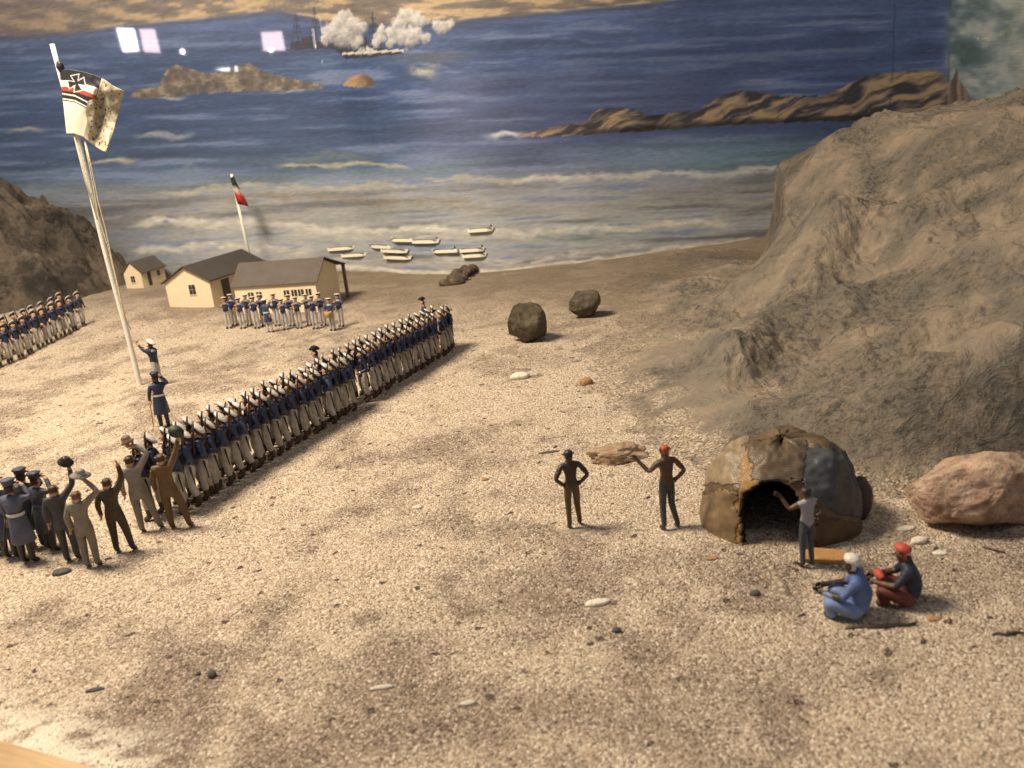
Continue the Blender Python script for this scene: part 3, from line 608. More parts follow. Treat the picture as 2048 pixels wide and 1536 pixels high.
#PART3
# ------------------------------------------------------------------ houses
CREAM = pm('cream_card', (0.80, 0.66, 0.44), var=.07, scale=120, bmp=.1, rough=.8); ROOF = pm('roof_felt', (0.060, 0.050, 0.041), var=.22, scale=60, rough=.85); ROOF2 = pm('roof_felt_light', (0.105, 0.086, 0.070), var=.3, scale=60, rough=.85)
PANE = pm('window_dark', (0.03, 0.028, 0.028), rough=.25, var=.1); WFR = pm('window_bar', (0.35, 0.32, 0.28)); DOOR = pm('door_brown', (0.07, 0.045, 0.03)); POST = pm('post_brown', (0.20, 0.12, 0.06))
def gable_house(name, pL, pR, depth, wall_h, ridge_h, label, roof=ROOF, over=(.35, .35), windows=(), doors=(), z0=None):
    """front gable between ground pixels pL and pR; local x along the front, y away from it"""
    A, B = on_ground(*pL), on_ground(*pR); w = np.hypot(*(B - A)[:2]); z = min(A[2], B[2]) - .08
    r = empty(name, (A[0], A[1], z), math.atan2(B[1] - A[1], B[0] - A[0]), label, 'house'); t = .12
    mb = MB(); P = [(0, 0, 0), (w, 0, 0), (w, 0, wall_h), (w / 2, 0, ridge_h), (0, 0, wall_h)]; Q = [(x, depth, zz) for x, _, zz in P]
    mb.add(P + Q, [(0, 1, 2, 3, 4), (9, 8, 7, 6, 5), (1, 6, 7, 2), (5, 0, 4, 9), (0, 5, 6, 1), (2, 7, 8, 3), (3, 8, 9, 4)]); link('wall', mb.mesh('wall', [CREAM], False), r)
    sl = (ridge_h - wall_h) / (w / 2)
    for sd in (0, 1):
        mb = MB(); ox = over[0]; x1 = -ox if sd == 0 else w + ox; ze = wall_h - sl * ox + .05; zr = ridge_h + .05; y0, y1 = -over[1], depth + over[1]
        V = [(w / 2, y0, zr), (x1, y0, ze), (x1, y1, ze), (w / 2, y1, zr)]; V += [(x, y, zz + t) for x, y, zz in V]
        mb.add(V, [(0, 1, 2, 3), (7, 6, 5, 4), (0, 4, 5, 1), (1, 5, 6, 2), (2, 6, 7, 3), (3, 7, 4, 0)]); link('roof', mb.mesh('roof', [roof], False), r)
    def opening(kind, side, u, zc, ww, hh, mat):
        o3 = {'f': lambda a, zz, d: (a, -d, zz), 'r': lambda a, zz, d: (w + d, a, zz), 'l': lambda a, zz, d: (-d, a, zz)}[side]
        def bx(a0, a1, z0_, z1_, d0, d1):
            p, q = np.array(o3(a0, z0_, d0)), np.array(o3(a1, z1_, d1)); m = MB(); m.box(np.minimum(p, q), np.maximum(p, q)); return m
        o = link(kind, bx(u - ww / 2, u + ww / 2, zc - hh / 2, zc + hh / 2, -.05, .03).mesh(kind, [mat], False), r)
        if kind == 'window':
            for a0, a1, zz0, zz1 in ((u - .03, u + .03, zc - hh / 2, zc + hh / 2), (u - ww / 2, u + ww / 2, zc - .025, zc + .025)):
                link('glazing_bar', bx(a0, a1, zz0, zz1, .03, .05).mesh('bar', [WFR], False), o)
            link('sill', bx(u - ww / 2 - .06, u + ww / 2 + .06, zc - hh / 2 - .08, zc - hh / 2, 0, .09).mesh('sill', [CREAM], False), o)
    for s_, u, zc, ww, hh in windows: opening('window', s_, u, zc, ww, hh, PANE)
    for s_, u, zc, ww, hh in doors: opening('door', s_, u, zc, ww, hh, DOOR)
    return r, w
gable_house('house', (340, 614), (429, 614), 12.0, 3.25, 4.9, 'cream gabled house with a dark steep roof, its front joined to the long house', windows=[('f', 3.55, 2.25, .85, 1.15)], doors=[('r', 3.0, 1.5, 1.6, 2.7), ('r', 6.2, 1.5, 1.1, 2.7)])
gable_house('house', (254, 577), (288, 576), 5.4, 2.3, 3.6, 'small cream hut with a brown roof behind the flagpole ropes', ROOF2, windows=[('f', 1.25, 1.35, .6, .85), ('r', 3.9, 1.45, .7, .75)], doors=[('r', 1.7, 1.15, .75, 2.0)], over=(.3, .2))
def long_house():
    A, B = on_ground(478, 628), on_ground(640, 624); w = np.hypot(*(B - A)[:2]); D = 6.0; wh, rh = 3.35, 5.5
    r = empty('long_house', (A[0], A[1], min(A[2], B[2]) - .08), math.atan2(B[1] - A[1], B[0] - A[0]), 'long cream house with a broad brown roof behind the brass band', 'house')
    mb = MB(); y = D * .42; P = [(0, 0, 0), (0, D, 0), (0, D, wh + .9), (0, y, rh), (0, 0, wh)]; Q = [(w, b, c) for _, b, c in P]
    mb.add(P + Q, [(0, 4, 3, 2, 1), (5, 6, 7, 8, 9), (0, 5, 9, 4), (1, 2, 7, 6), (0, 1, 6, 5), (4, 9, 8, 3), (3, 8, 7, 2)]); link('wall', mb.mesh('wall', [CREAM], False), r)
    for (ya, za), (yb, zb), mt in (((y, rh), (-.22, wh - .02), ROOF2), ((y, rh), (D + 1.9, wh + .55), ROOF)):
        mb = MB(); V = [(-.3, ya, za + .05), (w + .35, ya, za + .05), (w + .35, yb, zb), (-.3, yb, zb)]; V += [(a, b, c + .13) for a, b, c in V]
        mb.add(V, [(3, 2, 1, 0), (4, 5, 6, 7), (0, 1, 5, 4), (1, 2, 6, 5), (2, 3, 7, 6), (3, 0, 4, 7)]); link('roof', mb.mesh('roof', [mt], False), r)
    for u in (1.9, 2.9, 6.2, 7.1, 7.9, 8.8):
        if u > w - .4: continue
        mb = MB(); mb.box((u - .33, -.03, 2.0), (u + .33, .05, 2.7)); o = link('window', mb.mesh('window', [PANE], False), r)
        mb = MB(); mb.box((u - .035, -.05, 2.0), (u + .035, -.03, 2.7)); link('glazing_bar', mb.mesh('bar', [CREAM], False), o)
    for x in (w + .15, w * .5, .3):
        mb = MB(); mb.box((x - .16, D + 1.45, 0), (x + .16, D + 1.75, wh + .6)); link('veranda_post', mb.mesh('post', [POST], False), r)
long_house()

# ------------------------------------------------------------------ rocks and pebbles
def rock_mesh(name, rad, seed, amp, mat, sub=4, f=1.0, box=0.0, smooth=True, cuts=0):
    bm = bmesh.new(); bmesh.ops.create_icosphere(bm, subdivisions=sub, radius=1.0); V = np.array([v.co[:] for v in bm.verts]); Fc = np.array([[v.index for v in p.verts] for p in bm.faces]); bm.free()
    if box: V = np.sign(V) * np.abs(V) ** (1 - box); V /= np.maximum(np.linalg.norm(V, axis=1, keepdims=True) ** .5, .3)
    rr = np.random.default_rng(seed); o = rr.random(3) * 50
    for _ in range(cuts):                                    # broken faces
        nrm = rr.normal(size=3); nrm /= np.linalg.norm(nrm); dd = np.maximum(V @ nrm - rr.uniform(.58, .86), 0); V = V - (dd * .93)[:, None] * nrm
    d = lambda s_: (fbm(V[:, 0] * s_ + o[0], V[:, 1] * s_ + V[:, 2] * s_ * .7 + o[1], 4) + fbm(V[:, 2] * s_ + o[2], V[:, 0] * s_ * .6 - V[:, 1] * s_ + o[0], 4) - 1)
    V = V * (1 + amp * d(1.3 * f) + amp * .5 * d(3.5 * f) + amp * .22 * d(9 * f))[:, None] * np.array(rad)
    return make_mesh(name, V, Fc, [mat], smooth=smooth)
def stone_mat(name, a, b, c, scale=120, bs=.8):
    m, nt, p = nt_new(name); co = coord(nt); n1 = noise(nt, co, scale, 6, .65, .3); n2 = noise(nt, co, scale * 5, 5, .7)
    k = ramp(nt, n1.outputs[0], [(.32, a), (.5, b), (.68, c)]); k = mixc(nt, ramp(nt, n2.outputs[0], [(.3, (.8, .8, .8)), (.46, (0, 0, 0))]), k, tuple(np.array(a) * .6))
    nt.links.new(k, p.inputs['Base Color']); p.inputs['Roughness'].default_value = .88; p.inputs['Specular IOR Level'].default_value = .2
    b_ = bump(nt, n1.outputs[0], bs, .003); nt.links.new(bump(nt, n2.outputs[0], bs, .0012, b_), p.inputs['Normal']); return m
RED = stone_mat('red_sandstone', (.24, .15, .10), (.47, .32, .22), (.62, .46, .34)); DARK = stone_mat('dark_stone', (.045, .036, .024), (.10, .082, .053), (.18, .146, .095), 60); SLAB = stone_mat('pink_slab', (.28, .17, .10), (.46, .32, .20), (.60, .46, .31), 200)
def rock(px, py, rad, seed, amp, mat, label, sink=.25, name='boulder', cat='boulder', rz=0., **kw):
    P = on_ground(px, py); P[2] += rad[2] * (1 - 2 * sink)
    return tag(link(name, rock_mesh(name, rad, seed, amp, mat, **kw), None, P, (0, 0, rz)), label, cat)
P = on_ground(1935, 1085)
tag(link('boulder', rock_mesh('boulder', (3.4, 2.3, 1.95), 5, .15, RED, 6, 1.3, .2, cuts=22), None, (P[0] + 1.0, P[1] + 1.9, 1.25), (.06, .10, .15)), 'big reddish sandstone boulder at the foot of the hill', 'boulder')
rock(1052, 682, (1.9, 1.7, 1.9), 11, .16, DARK, 'dark olive boulder with grooves standing next to the end of the sailor ranks', .12, box=.34, cuts=14, sub=5)
rock(1172, 632, (1.9, 1.6, 1.5), 23, .16, DARK, 'rounder dark boulder with an ochre face lying beside the hill foot', .14, box=.1, cuts=12, sub=5)
rock(1226, 918, (1.75, 1.0, .5), 31, .38, SLAB, 'flat pinkish stone slab lying behind the two standing men', .3, 'slab', 'stone', box=.25, cuts=8, sub=5)
PEB_W = stone_mat('white_pebble', (.5, .44, .34), (.74, .68, .55), (.86, .80, .68), 300, .3); PEB_D = stone_mat('grey_pebble', (.06, .06, .06), (.10, .10, .095), (.16, .155, .14), 300, .3); PEB_O = stone_mat('orange_pebble', (.25, .13, .06), (.42, .24, .11), (.52, .33, .17), 300, .3)
for px, py, r, m, lb in [(1195,1208,(.5,.22,.13),PEB_W,'flat white shell chip on open sand before the two standing men'),(1040,757,(.72,.42,.34),PEB_W,'cream pebble with grey spots on the sand beside the sailor ranks'),
        (1172,768,(.48,.36,.36),PEB_O,'small orange-brown pebble near the cream pebble and hill foot'),(765,1377,(.42,.10,.09),PEB_W,'thin white sliver lying on the bare sand'),(425,1353,(.17,.15,.15),PEB_D,'round dark grey bead of stone on the near sand'),
        (397,1349,(.10,.08,.08),PEB_D,'tiny dark stone next to the round grey bead'),(123,1146,(.40,.28,.16),PEB_D,'flat grey-green pebble by the feet of the grey-suited man'),(1510,1189,(.20,.14,.12),PEB_D,'dark pebble on sand between the hut and the blue-robed sitter'),
        (1233,1263,(.17,.14,.12),PEB_D,'dark pebble near the flat white shell chip'),(936,1408,(.26,.10,.08),PEB_W,'short white splinter on the nearest sand'),(970,960,(.20,.12,.08),PEB_O,'orange flake on sand between sailors and the bare-backed man'),
        (1424,1117,(.26,.14,.06),PEB_O,'orange flake in front of the patched hut'),(1880,1107,(.30,.18,.06),PEB_W,'white chip beside the red-hatted sitter'),(1838,1084,(.34,.22,.16),PEB_W,'white crumb of plaster above the red-hatted sitter'),
        (1812,1058,(.42,.18,.08),PEB_W,'white flake of plaster near the reddish boulder'),(1868,1238,(.26,.14,.06),PEB_O,'orange flake below the red-robed sitter'),(835,1016,(.26,.16,.10),PEB_W,'pale pebble between the sailor ranks and the bare-backed man'),
        (190,1381,(.34,.10,.07),PEB_D,'grey splinter near the wooden rim'),(1228,735,(.45,.2,.2),PEB_W,'whitish crumb at the edge of the hill foot'),(1098,905,(.6,.14,.06),PEB_D,'thin grey flake beside the head of the bare-backed man')]:
    rock(px, py, r, int(px), .22, m, lb, .28, 'pebble', 'pebble', rz=.1, sub=3)
# amber flake by the hut, twigs and a dark strip
P = on_ground(1652, 1120); mb = MB()
mb.add([(-1.0, -.15, 0), (-.3, -.3, .02), (.5, -.28, .0), (.95, .1, .05), (.55, .30, .16), (-.4, .35, .2), (-.95, .25, .1)] + [(-1.0, -.15, .13), (-.3, -.3, .17), (.5, -.28, .15), (.95, .1, .2), (.55, .30, .31), (-.4, .35, .35), (-.95, .25, .24)],
       [(6, 5, 4, 3, 2, 1, 0), (7, 8, 9, 10, 11, 12, 13)] + [(i, (i + 1) % 7, 7 + (i + 1) % 7, 7 + i) for i in range(7)])
tag(link('bark_flake', mb.mesh('bark_flake', [pm('bark_orange', (.42, .22, .07), scale=200)], False), None, P, (0, 0, -.25)), 'orange bark flake lying beside the white-vested man', 'bark flake')
for (a, b), lb, rad in ((((1690, 1258), (1832, 1250)), 'dark thin strip lying on the sand before the sitters', .07), (((1985, 1272), (2046, 1266)), 'short dark twig by the right end of the sand', .05), (((1965, 1096), (2010, 1108)), 'hair-thin dark twig below the reddish boulder', .035)):  # first strip is a solid stand-in for a shadow-like dark stroke
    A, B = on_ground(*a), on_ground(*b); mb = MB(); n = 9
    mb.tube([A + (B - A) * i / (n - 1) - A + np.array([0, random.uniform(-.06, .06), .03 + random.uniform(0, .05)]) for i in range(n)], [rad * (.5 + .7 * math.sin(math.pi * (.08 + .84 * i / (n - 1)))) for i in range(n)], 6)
    tag(link('twig', mb.mesh('twig', [pm('twig_strip_brown', (.075, .05, .033))]), None, A), lb, 'twig')
# rough stone jetty at the shore
def jetty():
    A, B = on_ground(903, 570), on_ground(950, 537); r = empty('stone_jetty', A, label='rough dark stone jetty reaching into the surf', cat='jetty'); m = stone_mat('jetty_stone', (.05, .035, .025), (.13, .095, .065), (.22, .165, .12), 150)
    for k in range(16):
        t = (k // 2) / 7.5; q = (B - A) * t + np.array([(.55 if k % 2 else -.35) + random.uniform(-.2, .2), random.uniform(-.5, .5), .30 + .55 * t + random.uniform(-.1, .15)])
        link('stone', rock_mesh('stone', (random.uniform(.55, .8), random.uniform(.7, 1.1), random.uniform(.4, .6)), 100 + k, .35, m, 2, box=.3), r, q, (random.uniform(-.3, .3), random.uniform(-.3, .3), random.uniform(0, 3)))
jetty()

# ------------------------------------------------------------------ patched hut
def hut():
    C0 = on_ground(1583, 1062); C0[1] += 1.3; R = np.array([3.35, 3.0, 3.85])
    nu, nv = 230, 116; u = np.linspace(0, 2 * math.pi, nu, endpoint=False); v = np.linspace(0, math.pi / 2, nv); U, Vv = np.meshgrid(u, v)
    ex = .95; cu, su = np.sign(np.cos(U)) * np.abs(np.cos(U)) ** ex, np.sign(np.sin(U)) * np.abs(np.sin(U)) ** ex
    rr = np.cos(Vv) ** .62; bumpy = 1 + (fbm(U * 2.2 + 4, Vv * 3, 3) - .5) * .14
    V = np.stack([R[0] * rr * cu * bumpy, R[1] * rr * su * bumpy, R[2] * np.sin(Vv) ** .92 * bumpy - .15], -1).reshape(-1, 3)
    px, py = project(V + C0); i = np.arange(nu * nv).reshape(nv, nu); j = np.roll(i, -1, 1)
    Fc = np.stack([i[:-1], j[:-1], j[1:], i[1:]], -1).reshape(-1, 4); cen = V[Fc].mean(1); fx, fy = px[Fc].mean(1), py[Fc].mean(1)
    aw = (fbm(fx / 22, fy / 22, 3) - .5) * 26; arch = (cen[:, 1] < 0) & (np.abs(fx - 1545 + aw) < 62) & ((fy > 1020) | (((fx - 1545 + aw) / 62) ** 2 + ((fy - 1020 + aw * .5) / 58) ** 2 < 1))
    # base hide in a dirty brown; separate cloths are laid over it below
    col = np.tile(np.array([.17, .115, .06]), (len(V), 1)) * (.45 + .75 * fbm(U.ravel() * 5, Vv.ravel() * 7, 4))[:, None]
    m, nt, p = nt_new('hut_cloth'); a = node(nt, 'ShaderNodeVertexColor', layer_name='paint'); co = coord(nt)
    w1 = node(nt, 'ShaderNodeTexWave'); w1.inputs['Scale'].default_value = 420; w1.inputs['Distortion'].default_value = 2; w1.bands_direction = 'Z'; nt.links.new(co, w1.inputs[0])
    w2 = node(nt, 'ShaderNodeTexWave'); w2.inputs['Scale'].default_value = 420; w2.inputs['Distortion'].default_value = 2; w2.bands_direction = 'X'; nt.links.new(co, w2.inputs[0])
    wv = mixc(nt, .5, w1.outputs[0], w2.outputs[0]); nt.links.new(mixc(nt, .2, a.outputs[0], mixc(nt, 1., a.outputs[0], wv, 'MULTIPLY')), p.inputs['Base Color']); p.inputs['Roughness'].default_value = .45; p.inputs['Specular IOR Level'].default_value = .4
    nt.links.new(bump(nt, wv, .25, .0004), p.inputs['Normal'])
    r = empty('patched_hut', C0, label='low domed hut patched with ochre, grey and brown cloth, dark doorway', cat='hut')
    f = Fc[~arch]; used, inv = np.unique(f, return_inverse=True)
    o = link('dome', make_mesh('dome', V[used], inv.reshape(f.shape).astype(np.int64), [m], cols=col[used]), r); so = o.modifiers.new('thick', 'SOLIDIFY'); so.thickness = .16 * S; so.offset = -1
    blk = pm('hut_lining_black', (.012, .011, .010), rough=.95); Vi = V * np.array([.9, .9, .93]); link('lining', make_mesh('lining', Vi, Fc[~arch], [blk]), r)  # inner shell coloured near-black so the doorway looks dark
    wv_ = (fbm(fx / 14, fy / 14, 3) - .5) * 34; gx, gy = fx + wv_, fy + wv_ * .7; fr = cen[:, 1] < 1.2
    sheets = [((gx < 1492 - (gy - 900) * .12) & (gy < 968) & fr, (.27, .20, .12), 'pale hide sheet'), ((np.abs(gx - 1505 + (gy - 950) * .10) < 24) & (gy > 905) & fr, (.30, .17, .06), 'ochre cloth strip'),
              ((gx > 1596 + (gy - 900) * .22) & (gx < 1716 + (gy - 900) * .12) & (gy > 893 + (gx - 1600) * .10) & (gy < 1016 + (gx - 1640) * .28) & fr, (.07, .072, .076), 'grey woven blanket'), ((gx > 1500) & (gx < 1612) & (gy < 962) & (gy > 882) & fr, (.12, .085, .048), 'tan hide sheet over the doorway'),
              ((gx > 1630) & (gy > 1030 + (gx - 1640) * .25) & fr, (.10, .058, .028), 'brown skirt of cloth'), ((gx < 1476) & (gy > 985) & fr, (.21, .145, .075), 'dirty tan side cloth')]
    nrm = V / np.maximum(np.linalg.norm(V / R, axis=1, keepdims=True), .2) / R; nrm /= np.linalg.norm(nrm, axis=1, keepdims=True)
    for kk, (msk, c_, lb) in enumerate(sheets):
        f = Fc[msk & ~arch]
        if not len(f): continue
        used, inv = np.unique(f, return_inverse=True); lift = .015 + .006 * kk + .03 * fbm(px[used] / 18 + kk, py[used] / 18, 2); cc = np.array(c_) * (.55 + .9 * fbm(px[used] / 10 + 7 * kk, py[used] / 10, 4))[:, None]
        so_ = link('cloth_sheet', make_mesh('cloth_sheet', V[used] + nrm[used] * lift[:, None], inv.reshape(f.shape).astype(np.int64), [m], cols=cc), r); tag(so_, lb); sd = so_.modifiers.new('thick', 'SOLIDIFY'); sd.thickness = .02 * S; sd.offset = -1
    # dark lump put in for the shadowed gap at the right end
    link('gap_lump', rock_mesh('gap_lump', (.55, .6, 1.0), 77, .25, pm('gap_lump_dark', (.05, .035, .022)), 3), r, (3.15, -.5, .75), (0, .15, 0))
hut()
#PART4
# ------------------------------------------------------------------ flagpoles
def flag_color(px, py):
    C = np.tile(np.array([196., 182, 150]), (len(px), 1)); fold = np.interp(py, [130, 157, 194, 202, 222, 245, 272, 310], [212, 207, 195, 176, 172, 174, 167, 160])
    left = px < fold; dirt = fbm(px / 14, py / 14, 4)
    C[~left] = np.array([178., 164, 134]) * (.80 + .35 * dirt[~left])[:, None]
    sp = (fbm(px / 3.2 + 5, py / 3.2, 2) > .72) & ~left; C[sp] = (70, 56, 40)
    yw0 = np.interp(px, [118, 140, 166, 196], [160, 161, 167, 176]); yw1 = np.interp(px, [118, 140, 166, 194], [173, 174, 180, 192]); yr = np.interp(px, [118, 150, 192], [181, 184, 198])
    def band(m, c): C[m & left] = c
    band(py < yw0, (46, 44, 44)); band((py >= yw0) & (py < yw1), (226, 212, 196)); band((py >= yw1) & (py < yr), (176, 72, 50))
    k = np.interp(px, [120, 150, 175], [0, 5, 18]); band((py >= yr), (40, 38, 38)); band(np.abs(py - 186.5 - k) < 1.5, (224, 214, 194)); band(np.abs(py - 196.5 - k) < 1.5, (224, 214, 194)); band(py > 200 + k, (236, 224, 196))
    band((np.abs(px - (207 - (py - 157) * .28)) < 5) & (py < 196), (42, 40, 40)); band((np.abs(px - (204.5 - (py - 157) * .28)) < 1.1) & (py < 196), (210, 200, 180))
    # cross pattee: black with a white border, arms widening outward
    ux, uy = (px - 153) * .97 + (py - 166) * -.20, (py - 166) * .97 + (px - 153) * .20
    def cross(g): return ((np.abs(ux) < 17 + g) & (np.abs(uy) < 3.0 + g + .36 * np.abs(ux))) | ((np.abs(uy) < 17 + g) & (np.abs(ux) < 3.0 + g + .36 * np.abs(uy)))
    C[cross(0.4) & left] = (228, 218, 204); C[cross(-1.4) & left] = (44, 42, 42)
    return lin(C) * np.array([.95, 1.0, 1.08])
def vc_mat(name, rough=.5):
    m, nt, p = nt_new(name); a = node(nt, 'ShaderNodeVertexColor', layer_name='paint'); nt.links.new(a.outputs[0], p.inputs['Base Color']); p.inputs['Roughness'].default_value = rough
    n = noise(nt, coord(nt), 400, 4); nt.links.new(bump(nt, n.outputs[0], .2, .0005), p.inputs['Normal']); return m
WHITE = pm('pole_white', (.88, .82, .70), var=.08, scale=200); ROPE = pm('rope_tan', (.72, .60, .40))
def big_flag():
    G = on_ground(280, 772); Y = G[1]; T = at_y(106, 88, Y)
    r = empty('flagpole', G, label='tall leaning white flagpole with the folded cross-marked flag and ropes', cat='flagpole')
    mb = MB(); n = 12; mb.tube([np.array([0, 0, -.6])] + [(T - G) * i / (n - 1) + np.array([.06 * math.sin(i), 0, 0]) for i in range(n)], [.21] + [.21 - .04 * i / (n - 1) for i in range(n)], 10); link('pole', mb.mesh('pole', [WHITE]), r)
    top = [(119, 140), (140, 139), (165, 143), (190, 150), (207, 158), (222, 169), (248, 183)]; bot = [(133, 267), (148, 267), (166, 273), (178, 284), (192, 294), (203, 301), (214, 305)]
    N = 150; t = np.linspace(0, 1, N); k = np.linspace(0, 1, 7); tx, ty = np.interp(t, k, [p[0] for p in top]), np.interp(t, k, [p[1] for p in top]); bx, by = np.interp(t, k, [p[0] for p in bot]), np.interp(t, k, [p[1] for p in bot])
    Uu, Vv = np.meshgrid(t, t, indexing='ij'); PX = tx[:, None] * (1 - Vv) + bx[:, None] * Vv + 10 * np.sin(math.pi * Vv) * (Uu > .9) * (Uu - .9); PY = ty[:, None] * (1 - Vv) + by[:, None] * Vv
    dep = -.30 - .55 * np.sin(Uu * math.pi * 1.1) * (1 - .3 * Vv) + .4 * sstep(.42, .60, Uu - .10 * np.sin(Vv * 3)) * np.exp(-((Vv - .55) / .35) ** 2) - 1.0 * sstep(.62, 1, Uu) + .25 * np.sin(Vv * 6 + Uu * 5) * Uu + (fbm(Uu * 3.2 + 2, Vv * 3.2, 3) - .5) * 1.3 * sstep(.3, .7, Uu)
    V = np.array([at_y(a, b, Y + d) for a, b, d in zip(PX.ravel(), PY.ravel(), dep.ravel())]) - G
    i = np.arange(N * N).reshape(N, N); Fc = np.stack([i[:-1, :-1], i[1:, :-1], i[1:, 1:], i[:-1, 1:]], -1).reshape(-1, 4)
    o = link('flag', make_mesh('flag', V, Fc, [vc_mat('flag_paint')], cols=flag_color(PX.ravel(), PY.ravel())), r); so = o.modifiers.new('thick', 'SOLIDIFY'); so.thickness = .06 * S; so.offset = 1
    tag(o, 'black, white and red tin flag with a bordered cross, folded over itself')
    blk = pm('knot_black', (.03, .03, .03), rough=.4); link('knot', rock_mesh('knot', (.28, .26, .42), 9, .3, blk, 3), r, at_y(120, 133, Y - .2) - G)
    for pts in ([(170, 280), (182, 330), (196, 400), (212, 462), (224, 520), (240, 590), (252, 640)], [(168, 278), (178, 326), (188, 380), (196, 430), (215, 490), (232, 560), (248, 630), (262, 660)], [(146, 262), (170, 360), (195, 440)]):
        mb = MB(); Q = [at_y(a, b, Y - .3) - G for a, b in pts]; mb.tube(Q, .045, 5); link('rope', mb.mesh('rope', [ROPE]), r)
big_flag()
def small_flag():
    T = at_y(463, 348, 116.0); Bp = at_y(497, 505, 116.0); G = Bp.copy(); G[2] = float(ground_z(G[0], G[1]))
    r = empty('flagpole', G, label='thin white flagpole with a small black, white and red flag behind the houses', cat='flagpole')
    d = (T - Bp) / (T[2] - Bp[2]); mb = MB(); mb.tube([d * (-.3), d * (T[2] - G[2])], [.24, .18], 8); off = (Bp - d * (Bp[2] - G[2])) - G
    for k, v in enumerate(mb.v): mb.v[k] = tuple(np.array(v) + off)
    link('pole', mb.mesh('pole', [WHITE]), r)
    rows = [((461, 356), (467, 352)), ((465, 368), (476, 372)), ((467, 378), (483, 382)), ((470, 388), (489, 395)), ((473, 398), (493, 403)), ((476, 408), (497, 413))]; cl = [(36, 42, 42), (38, 44, 44), (215, 205, 190), (190, 60, 50), (160, 44, 40), (160, 44, 40)]
    V, C = [], []
    for (a, b), c in zip(rows, cl):
        for t in np.linspace(0, 1, 7): V.append(at_y(a[0] + (b[0] - a[0]) * t, a[1] + (b[1] - a[1]) * t, 115.4 + .4 * math.sin(t * 5)) - G); C.append(np.array(c) * (1 - .2 * (t > .5)))
    Fc = [(k * 7 + i, k * 7 + i + 1, k * 7 + i + 8, k * 7 + i + 7) for k in range(5) for i in range(6)]
    o = link('flag', make_mesh('flag', np.array(V), Fc, [vc_mat('small_flag_paint')], cols=lin(np.array(C))), r); so = o.modifiers.new('thick', 'SOLIDIFY'); so.thickness = .08 * S; so.offset = 1
small_flag()

# ------------------------------------------------------------------ tin figures (built for height 1, facing +y, scaled to centimetres)
BASEJ = dict(pelvis=(0, 0, .535, .072), spine=(0, .0, .63, .070), chest=(0, .005, .735, .078), neck=(0, .0, .825, .036), headb=(0, .012, .865, .050), headc=(0, .014, .915, .061), headt=(0, .008, .955, .046),
    sh=(.105, 0, .785, .046), el=(.145, -.02, .645, .035), wr=(.150, .025, .525, .026), ha=(.150, .035, .475, .026), hip=(.05, 0, .51, .062), kn=(.055, .012, .29, .046), an=(.058, -.008, .06, .034), to=(.064, .075, .022, .026))
def fig_joints(**kw):
    J = {}
    for k, v in BASEJ.items():
        if k in ('sh', 'el', 'wr', 'ha', 'hip', 'kn', 'an', 'to'):
            J[k + 'R'] = v; J[k + 'L'] = (-v[0],) + v[1:]
        else: J[k] = v
    for k, v in kw.items():
        J[k] = tuple(v) if len(v) == 4 else tuple(v) + (J[k][3],)
    return J
